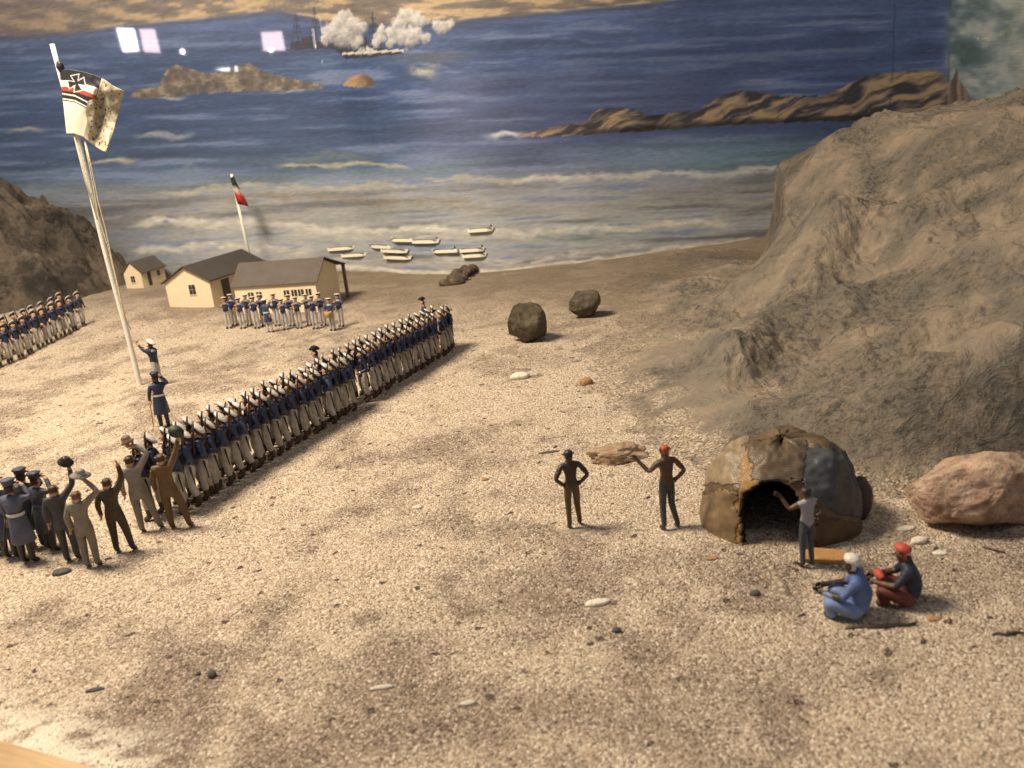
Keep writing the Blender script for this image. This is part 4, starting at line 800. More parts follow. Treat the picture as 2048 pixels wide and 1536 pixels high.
def fig_body(J, H, pal, sub=1, boots=None, blouse=False, name='body', fingers=True, seated=False):
    """one continuous skinned body; pal maps head, top, sleeve, forearm, hand, bottom, shin, boot to materials"""
    E = [('pelvis', 'spine', 'top'), ('spine', 'chest', 'top'), ('chest', 'neck', 'top'), ('neck', 'headb', 'head'), ('headb', 'headc', 'head'), ('headc', 'headt', 'hair')]
    for s_ in 'RL':
        E += [('chest', 'sh' + s_, 'top'), ('sh' + s_, 'el' + s_, 'sleeve'), ('el' + s_, 'wr' + s_, 'forearm'), ('wr' + s_, 'ha' + s_, 'hand'), ('pelvis', 'hip' + s_, 'bottom'), ('hip' + s_, 'kn' + s_, 'bottom'), ('kn' + s_, 'an' + s_, 'shin'), ('an' + s_, 'to' + s_, 'boot')]
    J = dict(J)
    if blouse:
        for s_ in 'RL':
            k, a = np.array(J['kn' + s_]), np.array(J['an' + s_]); b = k + (a - k) * .42; b[3] = .058; c = k + (a - k) * .56; c[3] = .042
            J['bl' + s_] = tuple(b); J['bt' + s_] = tuple(c); a2 = a.copy(); a2[3] = .042; J['an' + s_] = tuple(a2)
            E = [e for e in E if e[:2] != ('kn' + s_, 'an' + s_)] + [('kn' + s_, 'bl' + s_, 'bottom'), ('bl' + s_, 'bt' + s_, 'bottom'), ('bt' + s_, 'an' + s_, 'boot')]
    names = sorted({n for e in E for n in e[:2]}, key=lambda n: (n != 'pelvis', n)); ix = {n: k for k, n in enumerate(names)}
    me = bpy.data.meshes.new('sk'); me.from_pydata([J[n][:3] for n in names], [(ix[a], ix[b]) for a, b, _ in E], []); ob = bpy.data.objects.new('sk', me); COL.objects.link(ob)
    ob.modifiers.new('skin', 'SKIN').use_smooth_shade = True; sm = ob.modifiers.new('sub', 'SUBSURF'); sm.levels = sub; sm.render_levels = sub
    for n in names: me.skin_vertices[0].data[ix[n]].radius = (J[n][3],) * 2; me.skin_vertices[0].data[ix[n]].use_root = (n == 'pelvis')
    dg = bpy.context.evaluated_depsgraph_get(); dg.update(); ev = bpy.data.meshes.new_from_object(ob.evaluated_get(dg))
    V = np.array([v.co[:] for v in ev.vertices]); Fc = [tuple(p.vertices) for p in ev.polygons]; bpy.data.objects.remove(ob); bpy.data.meshes.remove(me); bpy.data.meshes.remove(ev)
    cen = np.array([V[list(f)].mean(0) for f in Fc]); best = np.full(len(cen), 9e9); bt = np.zeros(len(cen), int); tags = [e[2] for e in E]
    for k, (a, b, _) in enumerate(E):
        A, B = np.array(J[a]), np.array(J[b]); d = B[:3] - A[:3]; t = np.clip(((cen - A[:3]) @ d) / (d @ d), 0, 1)
        dist = np.linalg.norm(cen - (A[:3] + t[:, None] * d), axis=1) - (A[3] + t * (B[3] - A[3])); m = dist < best; best[m] = dist[m]; bt[m] = k
    mats = []; mi = []
    hc = np.array(J['headc'][:3])
    def slot(m):
        if m not in mats: mats.append(m)
        return mats.index(m)
    for f, k in zip(cen, bt):
        tg = tags[k]
        if tg in ('head', 'hair'): tg = 'hair' if (f[2] > hc[2] + .028 or (f[1] < hc[1] - .018 and f[2] > hc[2] - .045)) else 'head'
        mi.append(slot(pal.get(tg) or pal[{'sleeve': 'top', 'forearm': 'sleeve' if 'sleeve' in pal else 'top', 'hand': 'head', 'shin': 'bottom', 'hair': 'head', 'boot': 'bottom'}[tg]]))
    mb = MB(); mb.v = [tuple(p) for p in V]; mb.f = Fc; mb.m = mi
    mb.cur = slot(pal['head']); n0 = hc + np.array([0, .055, -.012]); mb.tube([n0 + np.array([0, -.01, .012]), n0 + np.array([0, .014, -.012])], [.006, .011], 5)
    mb.tube([hc + np.array([-.057, -.002, .008]), hc + np.array([-.058, -.006, -.016])], .008, 5); mb.tube([hc + np.array([.057, -.002, .008]), hc + np.array([.058, -.006, -.016])], .008, 5)
    mb.cur = slot(pal.get('hand') or pal['head'])
    if fingers:
        for s_ in 'RL':
            w, h = Vector(J['wr' + s_][:3]), Vector(J['ha' + s_][:3]); d = (h - w).normalized(); side = d.cross(Vector((1, .2, .1)) if abs(d.x) < .8 else Vector((0, 1, .2))).normalized(); up = d.cross(side)
            for k in range(4):
                p0 = h + side * (.011 * (k - 1.5)); ln = (.040, .048, .045, .034)[k]; p1 = p0 + d * ln * .6 + up * .004; mb.tube([p0, p1, p1 + d * ln * .35 + up * .014], [.0085, .0075, .006], 5)
            mb.tube([w + d * .012 + side * .018, h + side * .034 + up * .008, h + side * .036 + d * .022 + up * .018], [.010, .009, .007], 5)
    V = np.array(mb.v) * H
    return make_mesh(name, V, mb.f, mats, mb.m)
SKIN = pm('flesh_tin', (.52, .30, .17), var=.2); DSKIN = pm('brown_skin_tin', (.048, .030, .022), var=.4, rough=.36); DSKIN2 = pm('warm_brown_skin_tin', (.10, .058, .030), var=.45, rough=.45)
NAVY = pm('navy_coat', (.022, .031, .072), var=.4, rough=.42); NAVYB = pm('navy_worn_coat', (.036, .050, .105), var=.45, rough=.4); NAVY2 = pm('navy_blue_coat', (.032, .045, .105), var=.35, rough=.45); PALE = pm('pale_blue_collar', (.30, .36, .50)); TROUS = pm('white_trousers', (.44, .40, .345), var=.45, scale=250, bmp=.5); TROUS2 = pm('grey_white_trousers', (.50, .47, .44), var=.3)
BOOT = pm('brown_boot', (.075, .045, .026)); BLACK = pm('black_paint', (.022, .021, .021), rough=.4); GUN = pm('rifle_brown', (.055, .030, .020), rough=.4); CAPW = pm('cap_white', (.68, .64, .57), var=.15); HAIRB = pm('hair_brown', (.06, .035, .02)); BRASS = pm('brass_paint', (.42, .25, .08), rough=.35)
GREY = pm('grey_suit', (.22, .19, .145), var=.45, scale=160, bmp=.5); LGREY = pm('light_grey_suit', (.27, .24, .20), var=.45, scale=160, bmp=.5); BRN = pm('dark_brown_suit', (.055, .036, .021), var=.5, scale=160, bmp=.5); OCH = pm('ochre_brown_suit', (.14, .080, .030), var=.5, scale=160, bmp=.5); CHAR = pm('charcoal_suit', (.055, .055, .058), var=.3); GCOAT = pm('blue_grey_greatcoat', (.058, .068, .110), var=.45, scale=160, bmp=.5); GCOAT2 = pm('dark_greatcoat', (.045, .050, .064), var=.45, scale=160, bmp=.5)
def sailor_cap(root, H, J, tilt=.42, white=CAPW, back=-.012):
    hc = Vector(J['headc'][:3]) * H; rot = Matrix.Rotation(tilt, 3, 'X'); c = hc + Vector((0, back * H, .030 * H))
    mb = MB(); mb.lathe([(.040 * H, .018 * H), (.078 * H, .026 * H), (.085 * H, .040 * H), (.068 * H, .051 * H), (.02 * H, .057 * H)], 12, c, rot=rot, sy=1.2); cap = link('cap', mb.mesh('cap', [white]), root)
    mb = MB(); mb.lathe([(.061 * H, -.006 * H), (.069 * H, .008 * H), (.068 * H, .030 * H)], 12, c, rot=rot, sy=1.12); link('cap_band', mb.mesh('cap_band', [BLACK]), cap)
def peaked_cap(root, H, J, mat, top=BLACK):
    c = Vector(J['headc'][:3]) * H + Vector((0, 0, .03 * H)); mb = MB(); mb.lathe([(.060 * H, 0), (.062 * H, .03 * H), (.080 * H, .055 * H), (.05 * H, .072 * H), (.01 * H, .075 * H)], 12, c); cap = link('cap', mb.mesh('cap', [mat]), root)
    mb = MB(); mb.lathe([(.045 * H, -.002 * H), (.058 * H, -.004 * H), (.050 * H, .006 * H)], 10, c + Vector((0, .038 * H, 0)), sy=.9); link('peak', mb.mesh('peak', [top]), cap)
def bicorne(root, H, J):
    c = Vector(J['headc'][:3]) * H + Vector((0, 0, .045 * H)); mb = MB(); n = 9
    for sx in (-1, 1):
        V = []; 
        for k in range(n):
            t = k / (n - 1) * 2 - 1; V += [c + Vector((sx * .012 * H, t * .105 * H, -.01 * H + .03 * H * t * t)), c + Vector((sx * .055 * H * (1 - t * t), t * .092 * H, .015 * H)), c + Vector((sx * .012 * H, t * .08 * H, (.078 - .05 * t * t) * H))]
        Fc = []
        for k in range(n - 1):
            for q in range(2): a = k * 3 + q; Fc.append((a, a + 1, a + 4, a + 3))
        mb.add(V, Fc)
    link('bicorne_hat', mb.mesh('bicorne_hat', [BLACK]), root)
def felt_hat(root, H, at, mat, rot=(0, 0, 0), brim=.085, crown=.055):
    R = Euler(rot).to_matrix(); mb = MB(); mb.lathe([(brim * H, -.004 * H), (brim * 1.02 * H, .004 * H), (crown * H, .010 * H), (crown * .95 * H, .06 * H), (crown * .5 * H, .082 * H), (.005 * H, .080 * H)], 14, Vector(at) * H, rot=R, sy=.85); return link('hat', mb.mesh('hat', [mat]), root)
def coat_skirt(root, H, mat, z0=.60, z1=.26, r0=.088, r1=.145, name='coat_skirt', shift=(0, 0)):
    mb = MB(); n = 16; prof = [(r0, z0), (r0 * 1.1, z0 - .04), (r1 * .86, (z0 + z1) / 2), (r1, z1 + .01), (r1 * .98, z1), (r1 * .8, z1 + .02)]
    V = []; 
    for j, (r, z) in enumerate(prof):
        for k in range(n):
            a = 2 * math.pi * k / n; q = r * (1 + .07 * math.sin(3 * a) * (j > 1)); V.append((q * math.cos(a) * H + shift[0] * H * (z0 - z), q * .82 * math.sin(a) * H + shift[1] * H * (z0 - z), z * H))
    mb.add(V, [(i * n + k, i * n + (k + 1) % n, (i + 1) * n + (k + 1) % n, (i + 1) * n + k) for i in range(len(prof) - 1) for k in range(n)]); return link(name, mb.mesh(name, [mat]), root)
def belt(root, H, mat, z=.60, r=.094, name='belt'):
    mb = MB(); mb.lathe([(r * H, (z - .018) * H), (r * 1.06 * H, z * H), (r * H, (z + .018) * H)], 14, sy=.84, caps=False); return link(name, mb.mesh(name, [mat]), root)
def rifle(root, H, a, b, name='rifle'):
    A, B = Vector(a) * H, Vector(b) * H; d = (B - A); mb = MB(); mb.tube([A, A + d * .12, A + d * .22, A + d * .42, A + d * .80, B], [.032 * H, .028 * H, .018 * H, .020 * H, .015 * H, .010 * H], 6)
    u = d.normalized(); mb.tube([A + d * .3 + Vector((0, .012 * H, 0)), A + d * .3 + Vector((0, .03 * H, -.02 * H))], .006 * H, 5); return link(name, mb.mesh(name, [GUN]), root)
def collar(root, H, J, mat=PALE):
    mb = MB(); c = Vector(J['neck'][:3]) * H; mb.lathe([(.034 * H, .012 * H), (.075 * H, -.018 * H), (.088 * H, -.050 * H), (.080 * H, -.055 * H)], 12, c, sy=.9, caps=False); return link('collar', mb.mesh('collar', [mat]), root)

def sailor_template(H, var=0):
    kw = [dict(elL=(-.165, -.045, .655), wrL=(-.135, .075, .61), haL=(-.120, .110, .60), elR=(.150, -.03, .645), wrR=(.145, .03, .53), anL=(-.058, -.02, .06), knR=(.055, .03, .29)),
          dict(elL=(-.170, -.06, .665), wrL=(-.145, .065, .60), haL=(-.125, .105, .585), elR=(.155, .0, .64), wrR=(.12, .09, .56), anL=(-.062, -.055, .06), toL=(-.07, .03, .022), knR=(.057, .05, .29), anR=(.06, .035, .06), toR=(.066, .12, .022), headc=(.006, .022, .912)),
          dict(elL=(-.155, -.05, .65), wrL=(-.125, .085, .625), haL=(-.115, .118, .625), elR=(.14, -.05, .65), wrR=(.15, .0, .53), anL=(-.075, .02, .06), toL=(-.09, .10, .022), knL=(-.062, .035, .29), headc=(-.008, .010, .918), chest=(0, -.005, .735))][var]
    J = fig_joints(**kw); r = empty('toy_sailor', (0, 0, 0)); pal = dict(head=SKIN, hair=HAIRB, top=(NAVY, NAVYB, NAVY)[var], bottom=(TROUS, TROUS2, TROUS)[var], boot=BOOT)
    link('body', fig_body(J, H, pal, 1, blouse=True), r); sailor_cap(r, H, J, (.78, .68, .86)[var]); rifle(r, H, (-.125, .085, .53), [(-.105, -.03, 1.08), (-.11, -.06, 1.05), (-.095, .0, 1.09)][var]); collar(r, H, J, NAVY2)
    mb = MB(); mb.tube([Vector((-.105, -.03, .56)) * H, Vector((-.125, -.06, .33)) * H], [.012 * H, .008 * H], 5); link('scabbard', mb.mesh('scabbard', [BLACK]), r)
    belt(r, H, BLACK, .575, .080); w, h = Vector(J['wrL'][:3]), Vector(J['haL'][:3]); mb = MB(); mb.tube([w * H, (w + (h - w) * .4) * H], .031 * H, 6); link('cuff', mb.mesh('cuff', [CAPW]), r)
    return r
def musician_template(kind, H):
    up = dict(elL=(-.15, .07, .70), wrL=(-.05, .15, .80), haL=(-.03, .175, .83), elR=(.15, .07, .70), wrR=(.05, .15, .78), haR=(.03, .175, .80))
    if kind == 'drum': up = dict(elL=(-.16, .02, .66), wrL=(-.10, .15, .62), haL=(-.07, .18, .60), elR=(.16, .02, .66), wrR=(.10, .15, .62), haR=(.07, .18, .60))
    J = fig_joints(**up); r = empty('toy_musician', (0, 0, 0)); link('body', fig_body(J, H, dict(head=SKIN, hair=HAIRB, top=NAVY2, bottom=TROUS2, boot=BLACK), 1), r)
    sailor_cap(r, H, J, .15); collar(r, H, J); mb = MB()
    if kind == 'trumpet': mb.tube([Vector((0, .08, .885)) * H, Vector((0, .26, .80)) * H, Vector((0, .33, .77)) * H], [.010 * H, .012 * H, .045 * H], 8); nm = 'trumpet'
    elif kind == 'horn':
        pts = [Vector((.05 + .06 * math.cos(a), .14, .72 + .075 * math.sin(a))) * H for a in np.linspace(.5, 6.2, 12)]; mb.tube(pts, [.014 * H] * 8 + [.02 * H, .028 * H, .04 * H, .055 * H], 7); nm = 'horn'
    elif kind == 'drum': mb.lathe([(.10 * H, -.07 * H), (.115 * H, -.06 * H), (.105 * H, 0), (.115 * H, .06 * H), (.10 * H, .07 * H)], 14, Vector((0, .17, .545)) * H); nm = 'drum'
    else: mb.tube([Vector((0, .075, .88)) * H, Vector((0, .18, .66)) * H, Vector((0, .20, .62)) * H], [.012 * H, .015 * H, .03 * H], 7); nm = 'clarinet'
    link(nm, mb.mesh(nm, [GUN if nm == 'clarinet' else BRASS]), r); return r

def place(o, px, py, rz, sc=1.0, P=None, sink=.04):
    P = on_ground(px, py) if P is None else P; o.location = Vector((float(P[0]), float(P[1]), float(P[2]) - sink)) * S; o.rotation_euler = (random.uniform(-.025, .025), random.uniform(-.025, .025), rz); o.scale = (sc,) * 3; return o
# the two ranks of the landing party
SAIL = [sailor_template(4.0, k) for k in range(3)]; used = set()
def rank(a, b, n, rz, label, group, sc0, sc1, skip=(), jit=.07, P0=None, P1=None, offset=(0, 0)):
    A, B = (on_ground(*a) if P0 is None else P0), (on_ground(*b) if P1 is None else P1)
    for k in range(n):
        if k in skip: continue
        t = k / (n - 1); P = A + (B - A) * t; P[0] += random.uniform(-jit, jit) + offset[0]; P[1] += random.uniform(-jit, jit) * .6 + offset[1]; P[2] = ground_z(P[0], P[1])
        q = random.choice((0, 0, 1, 2)) if len(used) == 3 else len(used); o = SAIL[q] if q not in used else copy_tree(SAIL[q]); used.add(q)
        place(o, 0, 0, rz + random.uniform(-.16, .16), sc0 + (sc1 - sc0) * t + random.uniform(-.02, .02), P); tag(o, label, 'figurine', group)
    return A, B
RA, RB = on_ground(372, 1024), on_ground(908, 697); ln = (RB - RA)[:2] / np.linalg.norm((RB - RA)[:2]); face = math.atan2(ln[0], -ln[1]) ; FDIR = np.array([-ln[1], ln[0]]); RZ = math.atan2(FDIR[1], FDIR[0]) - math.pi / 2 + .58
rank(None, None, 36, RZ, 'navy-jacketed toy sailor, rifle shouldered, in the long rank nearer the boulders', 'sailors of the long rank nearer the boulders', 1.03, .93, skip=(19,), P0=RA, P1=RB)
RA2 = RA + np.array([FDIR[0], FDIR[1], 0]) * 1.35 - np.array([ln[0], ln[1], 0]) * .9; RB2 = RB + np.array([FDIR[0], FDIR[1], 0]) * 1.35 - np.array([ln[0], ln[1], 0]) * .3
rank(None, None, 36, RZ, 'navy-jacketed toy sailor, rifle shouldered, in the long rank nearer the flagpole', 'sailors of the long rank nearer the flagpole', 1.04, .94, P0=RA2, P1=RB2)
# ranks in front of the dark mound
LA, LB = on_ground(-70, 765), on_ground(168, 652); l2 = (LB - LA)[:2] / np.linalg.norm((LB - LA)[:2]); F2 = np.array([l2[1], -l2[0]]); RZ2 = math.atan2(F2[1], F2[0]) - math.pi / 2 - .35
rank(None, None, 13, RZ2, 'toy sailor facing the flagpole, front rank before the dark mound', 'sailors of the front rank before the dark mound', 1.0, .97, P0=LA, P1=LB)
sh = np.array([F2[0], F2[1], 0]) * -2.2
rank(None, None, 13, RZ2, 'toy sailor facing the flagpole, rear rank against the dark mound', 'sailors of the rear rank against the dark mound', 1.0, .97, P0=LA + sh, P1=LB + sh)
# officers with bicorne hats in front of the ranks
def officer(px, py, rz, label, H=4.3, P=None):
    J = fig_joints(wrR=(.13, .05, .54), haR=(.125, .07, .50)); r = empty('toy_officer', (0, 0, 0)); link('body', fig_body(J, H, dict(head=SKIN, hair=HAIRB, top=NAVY, bottom=TROUS, boot=BOOT), 1), r); bicorne(r, H, J); coat_skirt(r, H, NAVY, .58, .38, .08, .11)
    mb = MB(); mb.tube([Vector((.13, .09, .52)) * H, Vector((.12, .03, .95)) * H], [.010 * H, .005 * H], 5); link('sword', mb.mesh('sword', [TROUS2]), r); place(r, px, py, rz, 1, P); tag(r, label, 'figurine', None)
Q = (RA + RB) * .5 + np.array([FDIR[0], FDIR[1], 0]) * 4.3; Q = on_ground(648, 812); officer(0, 0, RZ, 'toy officer in a black bicorne hat standing before the middle of the ranks', P=Q)
officer(0, 0, RZ, 'toy officer in a black bicorne hat at the far end of the ranks', P=RB + np.array([FDIR[0], FDIR[1], 0]) * 3.7 + np.array([ln[0], ln[1], 0]) * 2.4, H=3.9)
# brass band by the long house
BT = {k: musician_template(k, 3.95) for k in ('trumpet', 'horn', 'clarinet', 'drum')}; first = set()
BAND = [(459,657,'trumpet',.1),(487,657,'horn',0),(515,657,'clarinet',-.1),(573,660,'trumpet',.1),(600,657,'horn',0),(632,658,'clarinet',0),(667,661,'drum',-.1),(684,653,'horn',-.2),(471,651,'horn',0),(500,651,'trumpet',0),(530,652,'clarinet',0),(556,652,'horn',0),(585,652,'clarinet',0),(620,651,'trumpet',0),(648,651,'horn',0)]
for px, py, kd, a in BAND:
    o = BT[kd] if kd not in first else copy_tree(BT[kd]); first.add(kd); place(o, px, py, math.pi - .15 + a, random.uniform(.83, .88)); nm = {'trumpet': 'brass trumpet', 'horn': 'coiled brass horn', 'clarinet': 'dark clarinet', 'drum': 'side drum'}[kd]
    row = 'front row of the band' if py > 655 else 'row by the long house'; tag(o, f'blue-jacketed toy musician with a {nm}, {row}', 'figurine', f'band musicians with a {nm}, {row}')
def bandleader():
    H = 3.5; J = fig_joints(elR=(.17, .05, .68), wrR=(.14, .16, .74), haR=(.13, .2, .77)); r = empty('toy_bandleader', (0, 0, 0)); link('body', fig_body(J, H, dict(head=SKIN, hair=HAIRB, top=NAVY2, bottom=TROUS2, boot=BLACK), 1), r); sailor_cap(r, H, J, .1); coat_skirt(r, H, NAVY2, .62, .33, .085, .115); belt(r, H, CAPW, .605)
    mb = MB(); mb.tube([Vector((.128, .2, .78)) * H, Vector((.10, .28, .92)) * H], .006 * H, 5); link('baton', mb.mesh('baton', [CAPW]), r); place(r, 541, 665, -.1); tag(r, 'toy bandleader in a belted blue frock coat, his back to the ranks', 'figurine')
bandleader()
# colour party at the pole
def hoister():
    H = 4.0; J = fig_joints(elL=(-.14, .08, .84), wrL=(-.12, .17, .95), haL=(-.11, .19, 1.0), elR=(.14, .10, .74), wrR=(.10, .20, .80), haR=(.09, .23, .84), anR=(.085, -.05, .06), anL=(-.065, .03, .06)); r = empty('toy_sailor', (0, 0, 0), label='toy sailor reaching up with both arms to the flag ropes', cat='figurine')
    link('body', fig_body(J, H, dict(head=SKIN, hair=HAIRB, top=NAVY, bottom=TROUS2, boot=BLACK), 1), r); sailor_cap(r, H, J, .7, CAPW, -.03); collar(r, H, J); place(r, 322, 776, 1.35); r['label'] = 'toy sailor reaching up with both arms to the flag ropes'
hoister()
def saluter(px, py, rz, label, coat, H=4.2, cane=False, beltc=CAPW, feet=BLACK):
    J = fig_joints(elR=(.19, .05, .78), wrR=(.10, .09, .90), haR=(.065, .085, .935), elL=(-.145, .0, .65), wrL=(-.15, .06, .54)); r = empty('toy_officer', (0, 0, 0)); link('body', fig_body(J, H, dict(head=SKIN, hair=HAIRB, top=coat, bottom=feet, boot=BLACK), 1), r)
    peaked_cap(r, H, J, coat); coat_skirt(r, H, coat, .61, .28, .09, .135); belt(r, H, beltc, .612)
    if cane: mb = MB(); mb.tube([Vector((-.15, .09, .52)) * H, Vector((-.16, .16, 0)) * H], .010 * H, 5); link('sabre', mb.mesh('sabre', [BRASS]), r)
    else:
        mb = MB(); mb.tube([Vector((-.12, -.02, .58)) * H, Vector((-.15, -.12, .25)) * H], .011 * H, 5); link('scabbard', mb.mesh('scabbard', [BLACK]), r)
    place(r, px, py, rz); tag(r, label, 'figurine')
saluter(331, 856, .55, 'toy officer in a flared navy coat saluting by the pole with a sabre', NAVY, 4.0, True)
saluter(25, 1117, -.1, 'blue-grey greatcoat officer saluting, white belt, second from the suited men', GCOAT, 4.35)
saluter(60, 1126, -.15, 'paler blue-grey greatcoat officer saluting, nearest the black-suited man', pm('pale_greatcoat', (.085, .095, .14), var=.45, scale=160, bmp=.5), 4.3)
saluter(106, 1102, -.5, 'dark greatcoat officer turned to the ranks, elbow raised in salute', GCOAT2, 4.1, beltc=GCOAT)
saluter(78, 1095, .1, 'dark greatcoat officer half hidden behind the saluting blue-grey officers', GCOAT2, 4.2, beltc=GCOAT)
saluter(-8, 1108, .2, 'greatcoat officer cut off by the edge of the case view', GCOAT, 4.25)
# the suited men waving hats
def waver(px, py, rz, H, mat, hat, label, arm, hatrot=(.3, .3, 0), head=HAIRB, legs=None, hat_brim=.085, other=None):
    mat_rgb = {'grey_suit': (.22, .19, .145), 'light_grey_suit': (.27, .24, .20), 'dark_brown_suit': (.055, .036, .021), 'ochre_brown_suit': (.14, .080, .030), 'charcoal_suit': (.055, .055, .058)}[mat.name]
    kw = dict(arm); kw.update(legs or {}); kw.update(other or {}); J = fig_joints(**kw); r = empty('toy_man', (0, 0, 0)); link('body', fig_body(J, H, dict(head=SKIN, hair=head, top=mat, bottom=pm(mat.name + '_trousers', np.array(mat_rgb) * .78, var=.45, scale=160, bmp=.5), boot=BLACK if mat is not OCH else OCH), 2), r); coat_skirt(r, H, mat, .60, .44, .080, .098, 'jacket_tail')
    h = Vector(J['haR'][:3])
    if hat: felt_hat(r, H, h + Vector((-.015, 0, .05)), hat, hatrot, hat_brim)
    place(r, px, py, rz); tag(r, label, 'figurine')
R_UP = dict(shR=(.100, 0, .81), elR=(.185, .02, .93), wrR=(.13, .05, 1.04), haR=(.10, .06, 1.08))
waver(187, 1134, .12, 4.05, GREY, LGREY, 'grey-suited toy man waving a flat grey hat in his bent right arm', dict(shR=(.100, 0, .81), elR=(.23, .02, .92), wrR=(.13, .06, 1.03), haR=(.09, .07, 1.06)), (.1, .15, 0), pm('hair_ginger', (.15, .075, .035)), hat_brim=.11)
waver(148, 1122, .2, 4.1, CHAR, BLACK, 'black-suited toy man behind the grey-suited one, waving a black hat', dict(shR=(.100, 0, .81), elR=(.21, .02, .93), wrR=(.21, .06, 1.08), haR=(.20, .07, 1.12)), (.5, .4, 0))
waver(246, 1104, .15, 4.05, BRN, None, 'dark brown-suited toy man with straight raised right arm', dict(shR=(.100, 0, .81), elR=(.165, .03, .95), wrR=(.15, .05, 1.07), haR=(.145, .05, 1.11)), (.2, .2, 0), legs=dict(anR=(.12, .0, .05), toR=(.135, .07, .02), knR=(.09, .01, .28)), hat_brim=.06)
waver(297, 1062, .25, 4.3, LGREY, pm('hat_tan', (.16, .10, .05)), 'light grey-suited toy man curving his arm over his head with a brown cap', dict(shR=(.100, 0, .81), elR=(.20, .03, .94), wrR=(.10, .05, 1.04), haR=(.04, .06, 1.05)), (.1, -.2, 0), legs=dict(anR=(.14, -.0, .05), toR=(.15, .07, .02), knR=(.10, .02, .28)), hat_brim=.075)
waver(356, 1056, .1, 4.25, OCH, pm('hat_green', (.03, .045, .03)), 'ochre-brown-suited toy man holding a dark green hat high beside the sailors', dict(shR=(.100, 0, .81), elR=(.175, .02, .95), wrR=(.22, .05, 1.08), haR=(.235, .055, 1.13)), (1.1, .5, 0), legs=dict(anR=(.15, -.03, .05), toR=(.16, .05, .02), knR=(.11, .02, .28)))
# onlookers by the hut
def onlooker(px, py, rz, H, pal, label, kw, sub=2):
    J = fig_joints(**kw); J = {k: (v[0] * (.94 if k[:2] != 'an' else 1), v[1], v[2], v[3] * (.82 if k[:4] not in ('head',) else .95)) for k, v in J.items()}; r = empty('toy_onlooker', (0, 0, 0)); link('body', fig_body(J, H, pal, sub), r); place(r, px, py, rz); r.rotation_euler = (0, 0, rz); tag(r, label, 'figurine'); return r, J
HIPS = dict(elR=(.195, -.06, .66), wrR=(.115, -.03, .575), haR=(.085, .0, .56), elL=(-.195, -.06, .66), wrL=(-.115, -.03, .575), haL=(-.085, .0, .56))
TINB = pm('tin_base', (.27, .24, .16), var=.3)
def tin_base(r, H, off=(0, 0), rx=.19, ry=.10):
    mb = MB(); n = 16; V = []
    for z, q in ((-.010, 1.), (.014, .95), (.020, .6)):
        for k in range(n): a = 2 * math.pi * k / n; w = 1 + .12 * math.sin(2 * a + 1) + .07 * math.sin(5 * a); V.append(((off[0] + rx * q * w * math.cos(a)) * H, (off[1] + ry * q * w * math.sin(a)) * H, z * H))
    mb.add(V, [(i * n + k, i * n + (k + 1) % n, (i + 1) * n + (k + 1) % n, (i + 1) * n + k) for i in range(2) for k in range(n)] + [tuple(range(2 * n, 3 * n))]); link('base', mb.mesh('base', [TINB]), r)
OLIVE = pm('olive_trousers', (.095, .064, .024), var=.5); SLATE = pm('slate_trousers', (.050, .052, .060), var=.4)
r, J = onlooker(1150, 1056, .15, 4.0, dict(head=DSKIN, hair=BLACK, top=DSKIN, bottom=OLIVE, boot=DSKIN), 'bare-backed toy man with both hands on his hips, olive trousers', dict(HIPS, anR=(.075, .05, .06), toR=(.08, .12, .03), hipR=(.05, 0, .51))); tin_base(r, 4.0, (.02, -.06), .17, .08)
r, J = onlooker(1338, 1058, .35, 4.15, dict(head=DSKIN2, hair=pm('red_scarf', (.42, .09, .03)), top=DSKIN2, bottom=SLATE, boot=DSKIN), 'toy man in a red headscarf, one hand raised and one on his hip', dict(elR=HIPS['elR'], wrR=HIPS['wrR'], haR=HIPS['haR'], elL=(-.185, .04, .69), wrL=(-.265, .12, .80), haL=(-.285, .14, .84), anR=(.085, -.05, .06), toR=(.1, .03, .03))); tin_base(r, 4.15, (.07, -.10), .15, .10)
r, J = onlooker(1614, 1133, .3, 3.55, dict(head=DSKIN2, hair=BLACK, top=pm('grey_white_vest', (.36, .34, .34), var=.3), sleeve=DSKIN2, forearm=DSKIN2, hand=DSKIN, bottom=pm('slate_blue_trousers', (.055, .064, .078), var=.3), boot=BLACK), 'toy man in a pale vest and slate trousers standing before the hut door', dict(elR=(.20, -.05, .69), wrR=(.20, .03, .585), haR=(.17, .05, .56), elL=(-.20, .05, .73), wrL=(-.25, .12, .85), haL=(-.28, .14, .89)))
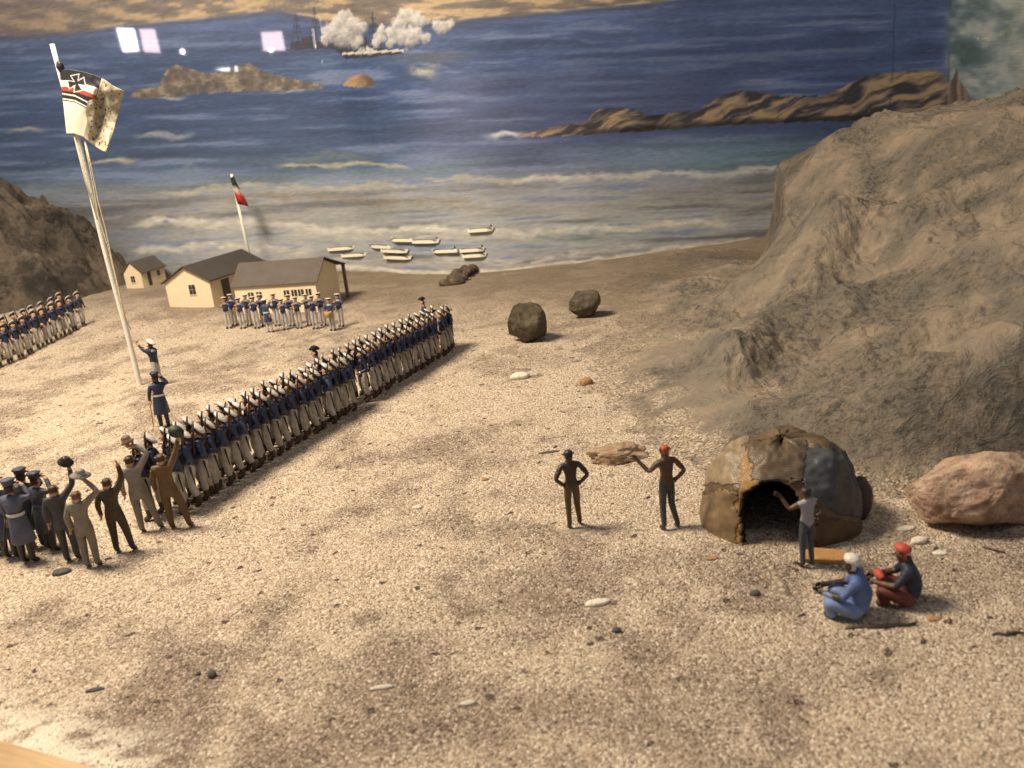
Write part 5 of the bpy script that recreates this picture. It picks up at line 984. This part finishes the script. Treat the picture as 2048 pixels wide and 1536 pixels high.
def sitter(px, py, rz, H, robe, robe2, hatm, skin, label, sash=None):
    r = empty('toy_sitter', (0, 0, 0)); J = dict(fig_joints()); 
    J.update(pelvis=(0, -.06, .10, .115), spine=(0, -.07, .22, .11), chest=(0, -.02, .335, .095), neck=(0, .03, .43, .036), headb=(0, .05, .465, .046), headc=(0, .06, .51, .058), headt=(0, .055, .55, .042))
    for s_, q in (('R', 1), ('L', -1)):
        J.update({'sh' + s_: (.10 * q, .0, .385, .05), 'el' + s_: (.155 * q, .09, .25, .036), 'wr' + s_: (.08 * q, .25, .235, .026), 'ha' + s_: (.05 * q, .31, .24, .025), 'hip' + s_: (.075 * q, .0, .10, .085), 'kn' + s_: (.12 * q, .22, .19, .075), 'an' + s_: (.09 * q, .17, .045, .06), 'to' + s_: (.085 * q, .26, .03, .034)})
    link('body', fig_body(J, H, dict(head=skin, hair=hatm, top=robe, sleeve=robe, forearm=skin, hand=skin, bottom=robe2, boot=skin), 2), r)
    mb = MB(); mb.lathe([(.05 * H, .0), (.072 * H, .012 * H), (.070 * H, .045 * H), (.035 * H, .066 * H)], 12, Vector((0, .045, .535)) * H, rot=Matrix.Rotation(.25, 3, 'X')); link('head_wrap', mb.mesh('head_wrap', [hatm]), r)
    if sash: mb = MB(); mb.tube([Vector((-.07, .20, .275)) * H, Vector((.0, .24, .285)) * H, Vector((.06, .19, .27)) * H], [.03 * H, .045 * H, .03 * H], 8); link('sash', mb.mesh('sash', [sash]), r)
    place(r, px, py, rz); r.rotation_euler = (0, 0, rz); tag(r, label, 'figurine')
RB1 = pm('robe_blue', (.085, .135, .31), var=.35); RB2 = pm('robe_light_blue', (.17, .24, .42), var=.3); RN = pm('robe_navy', (.018, .024, .045), var=.3); RR = pm('robe_maroon', (.15, .035, .025), var=.4); RS = pm('sash_red', (.50, .08, .05))
sitter(1712, 1232, 1.05, 4.0, RB1, RB2, CAPW, DSKIN, 'seated toy figure in a blue robe and white head wrap, arms on knees')
sitter(1812, 1206, 1.15, 3.9, RN, RR, RS, DSKIN2, 'seated toy figure in navy and maroon with a red head wrap', RS)
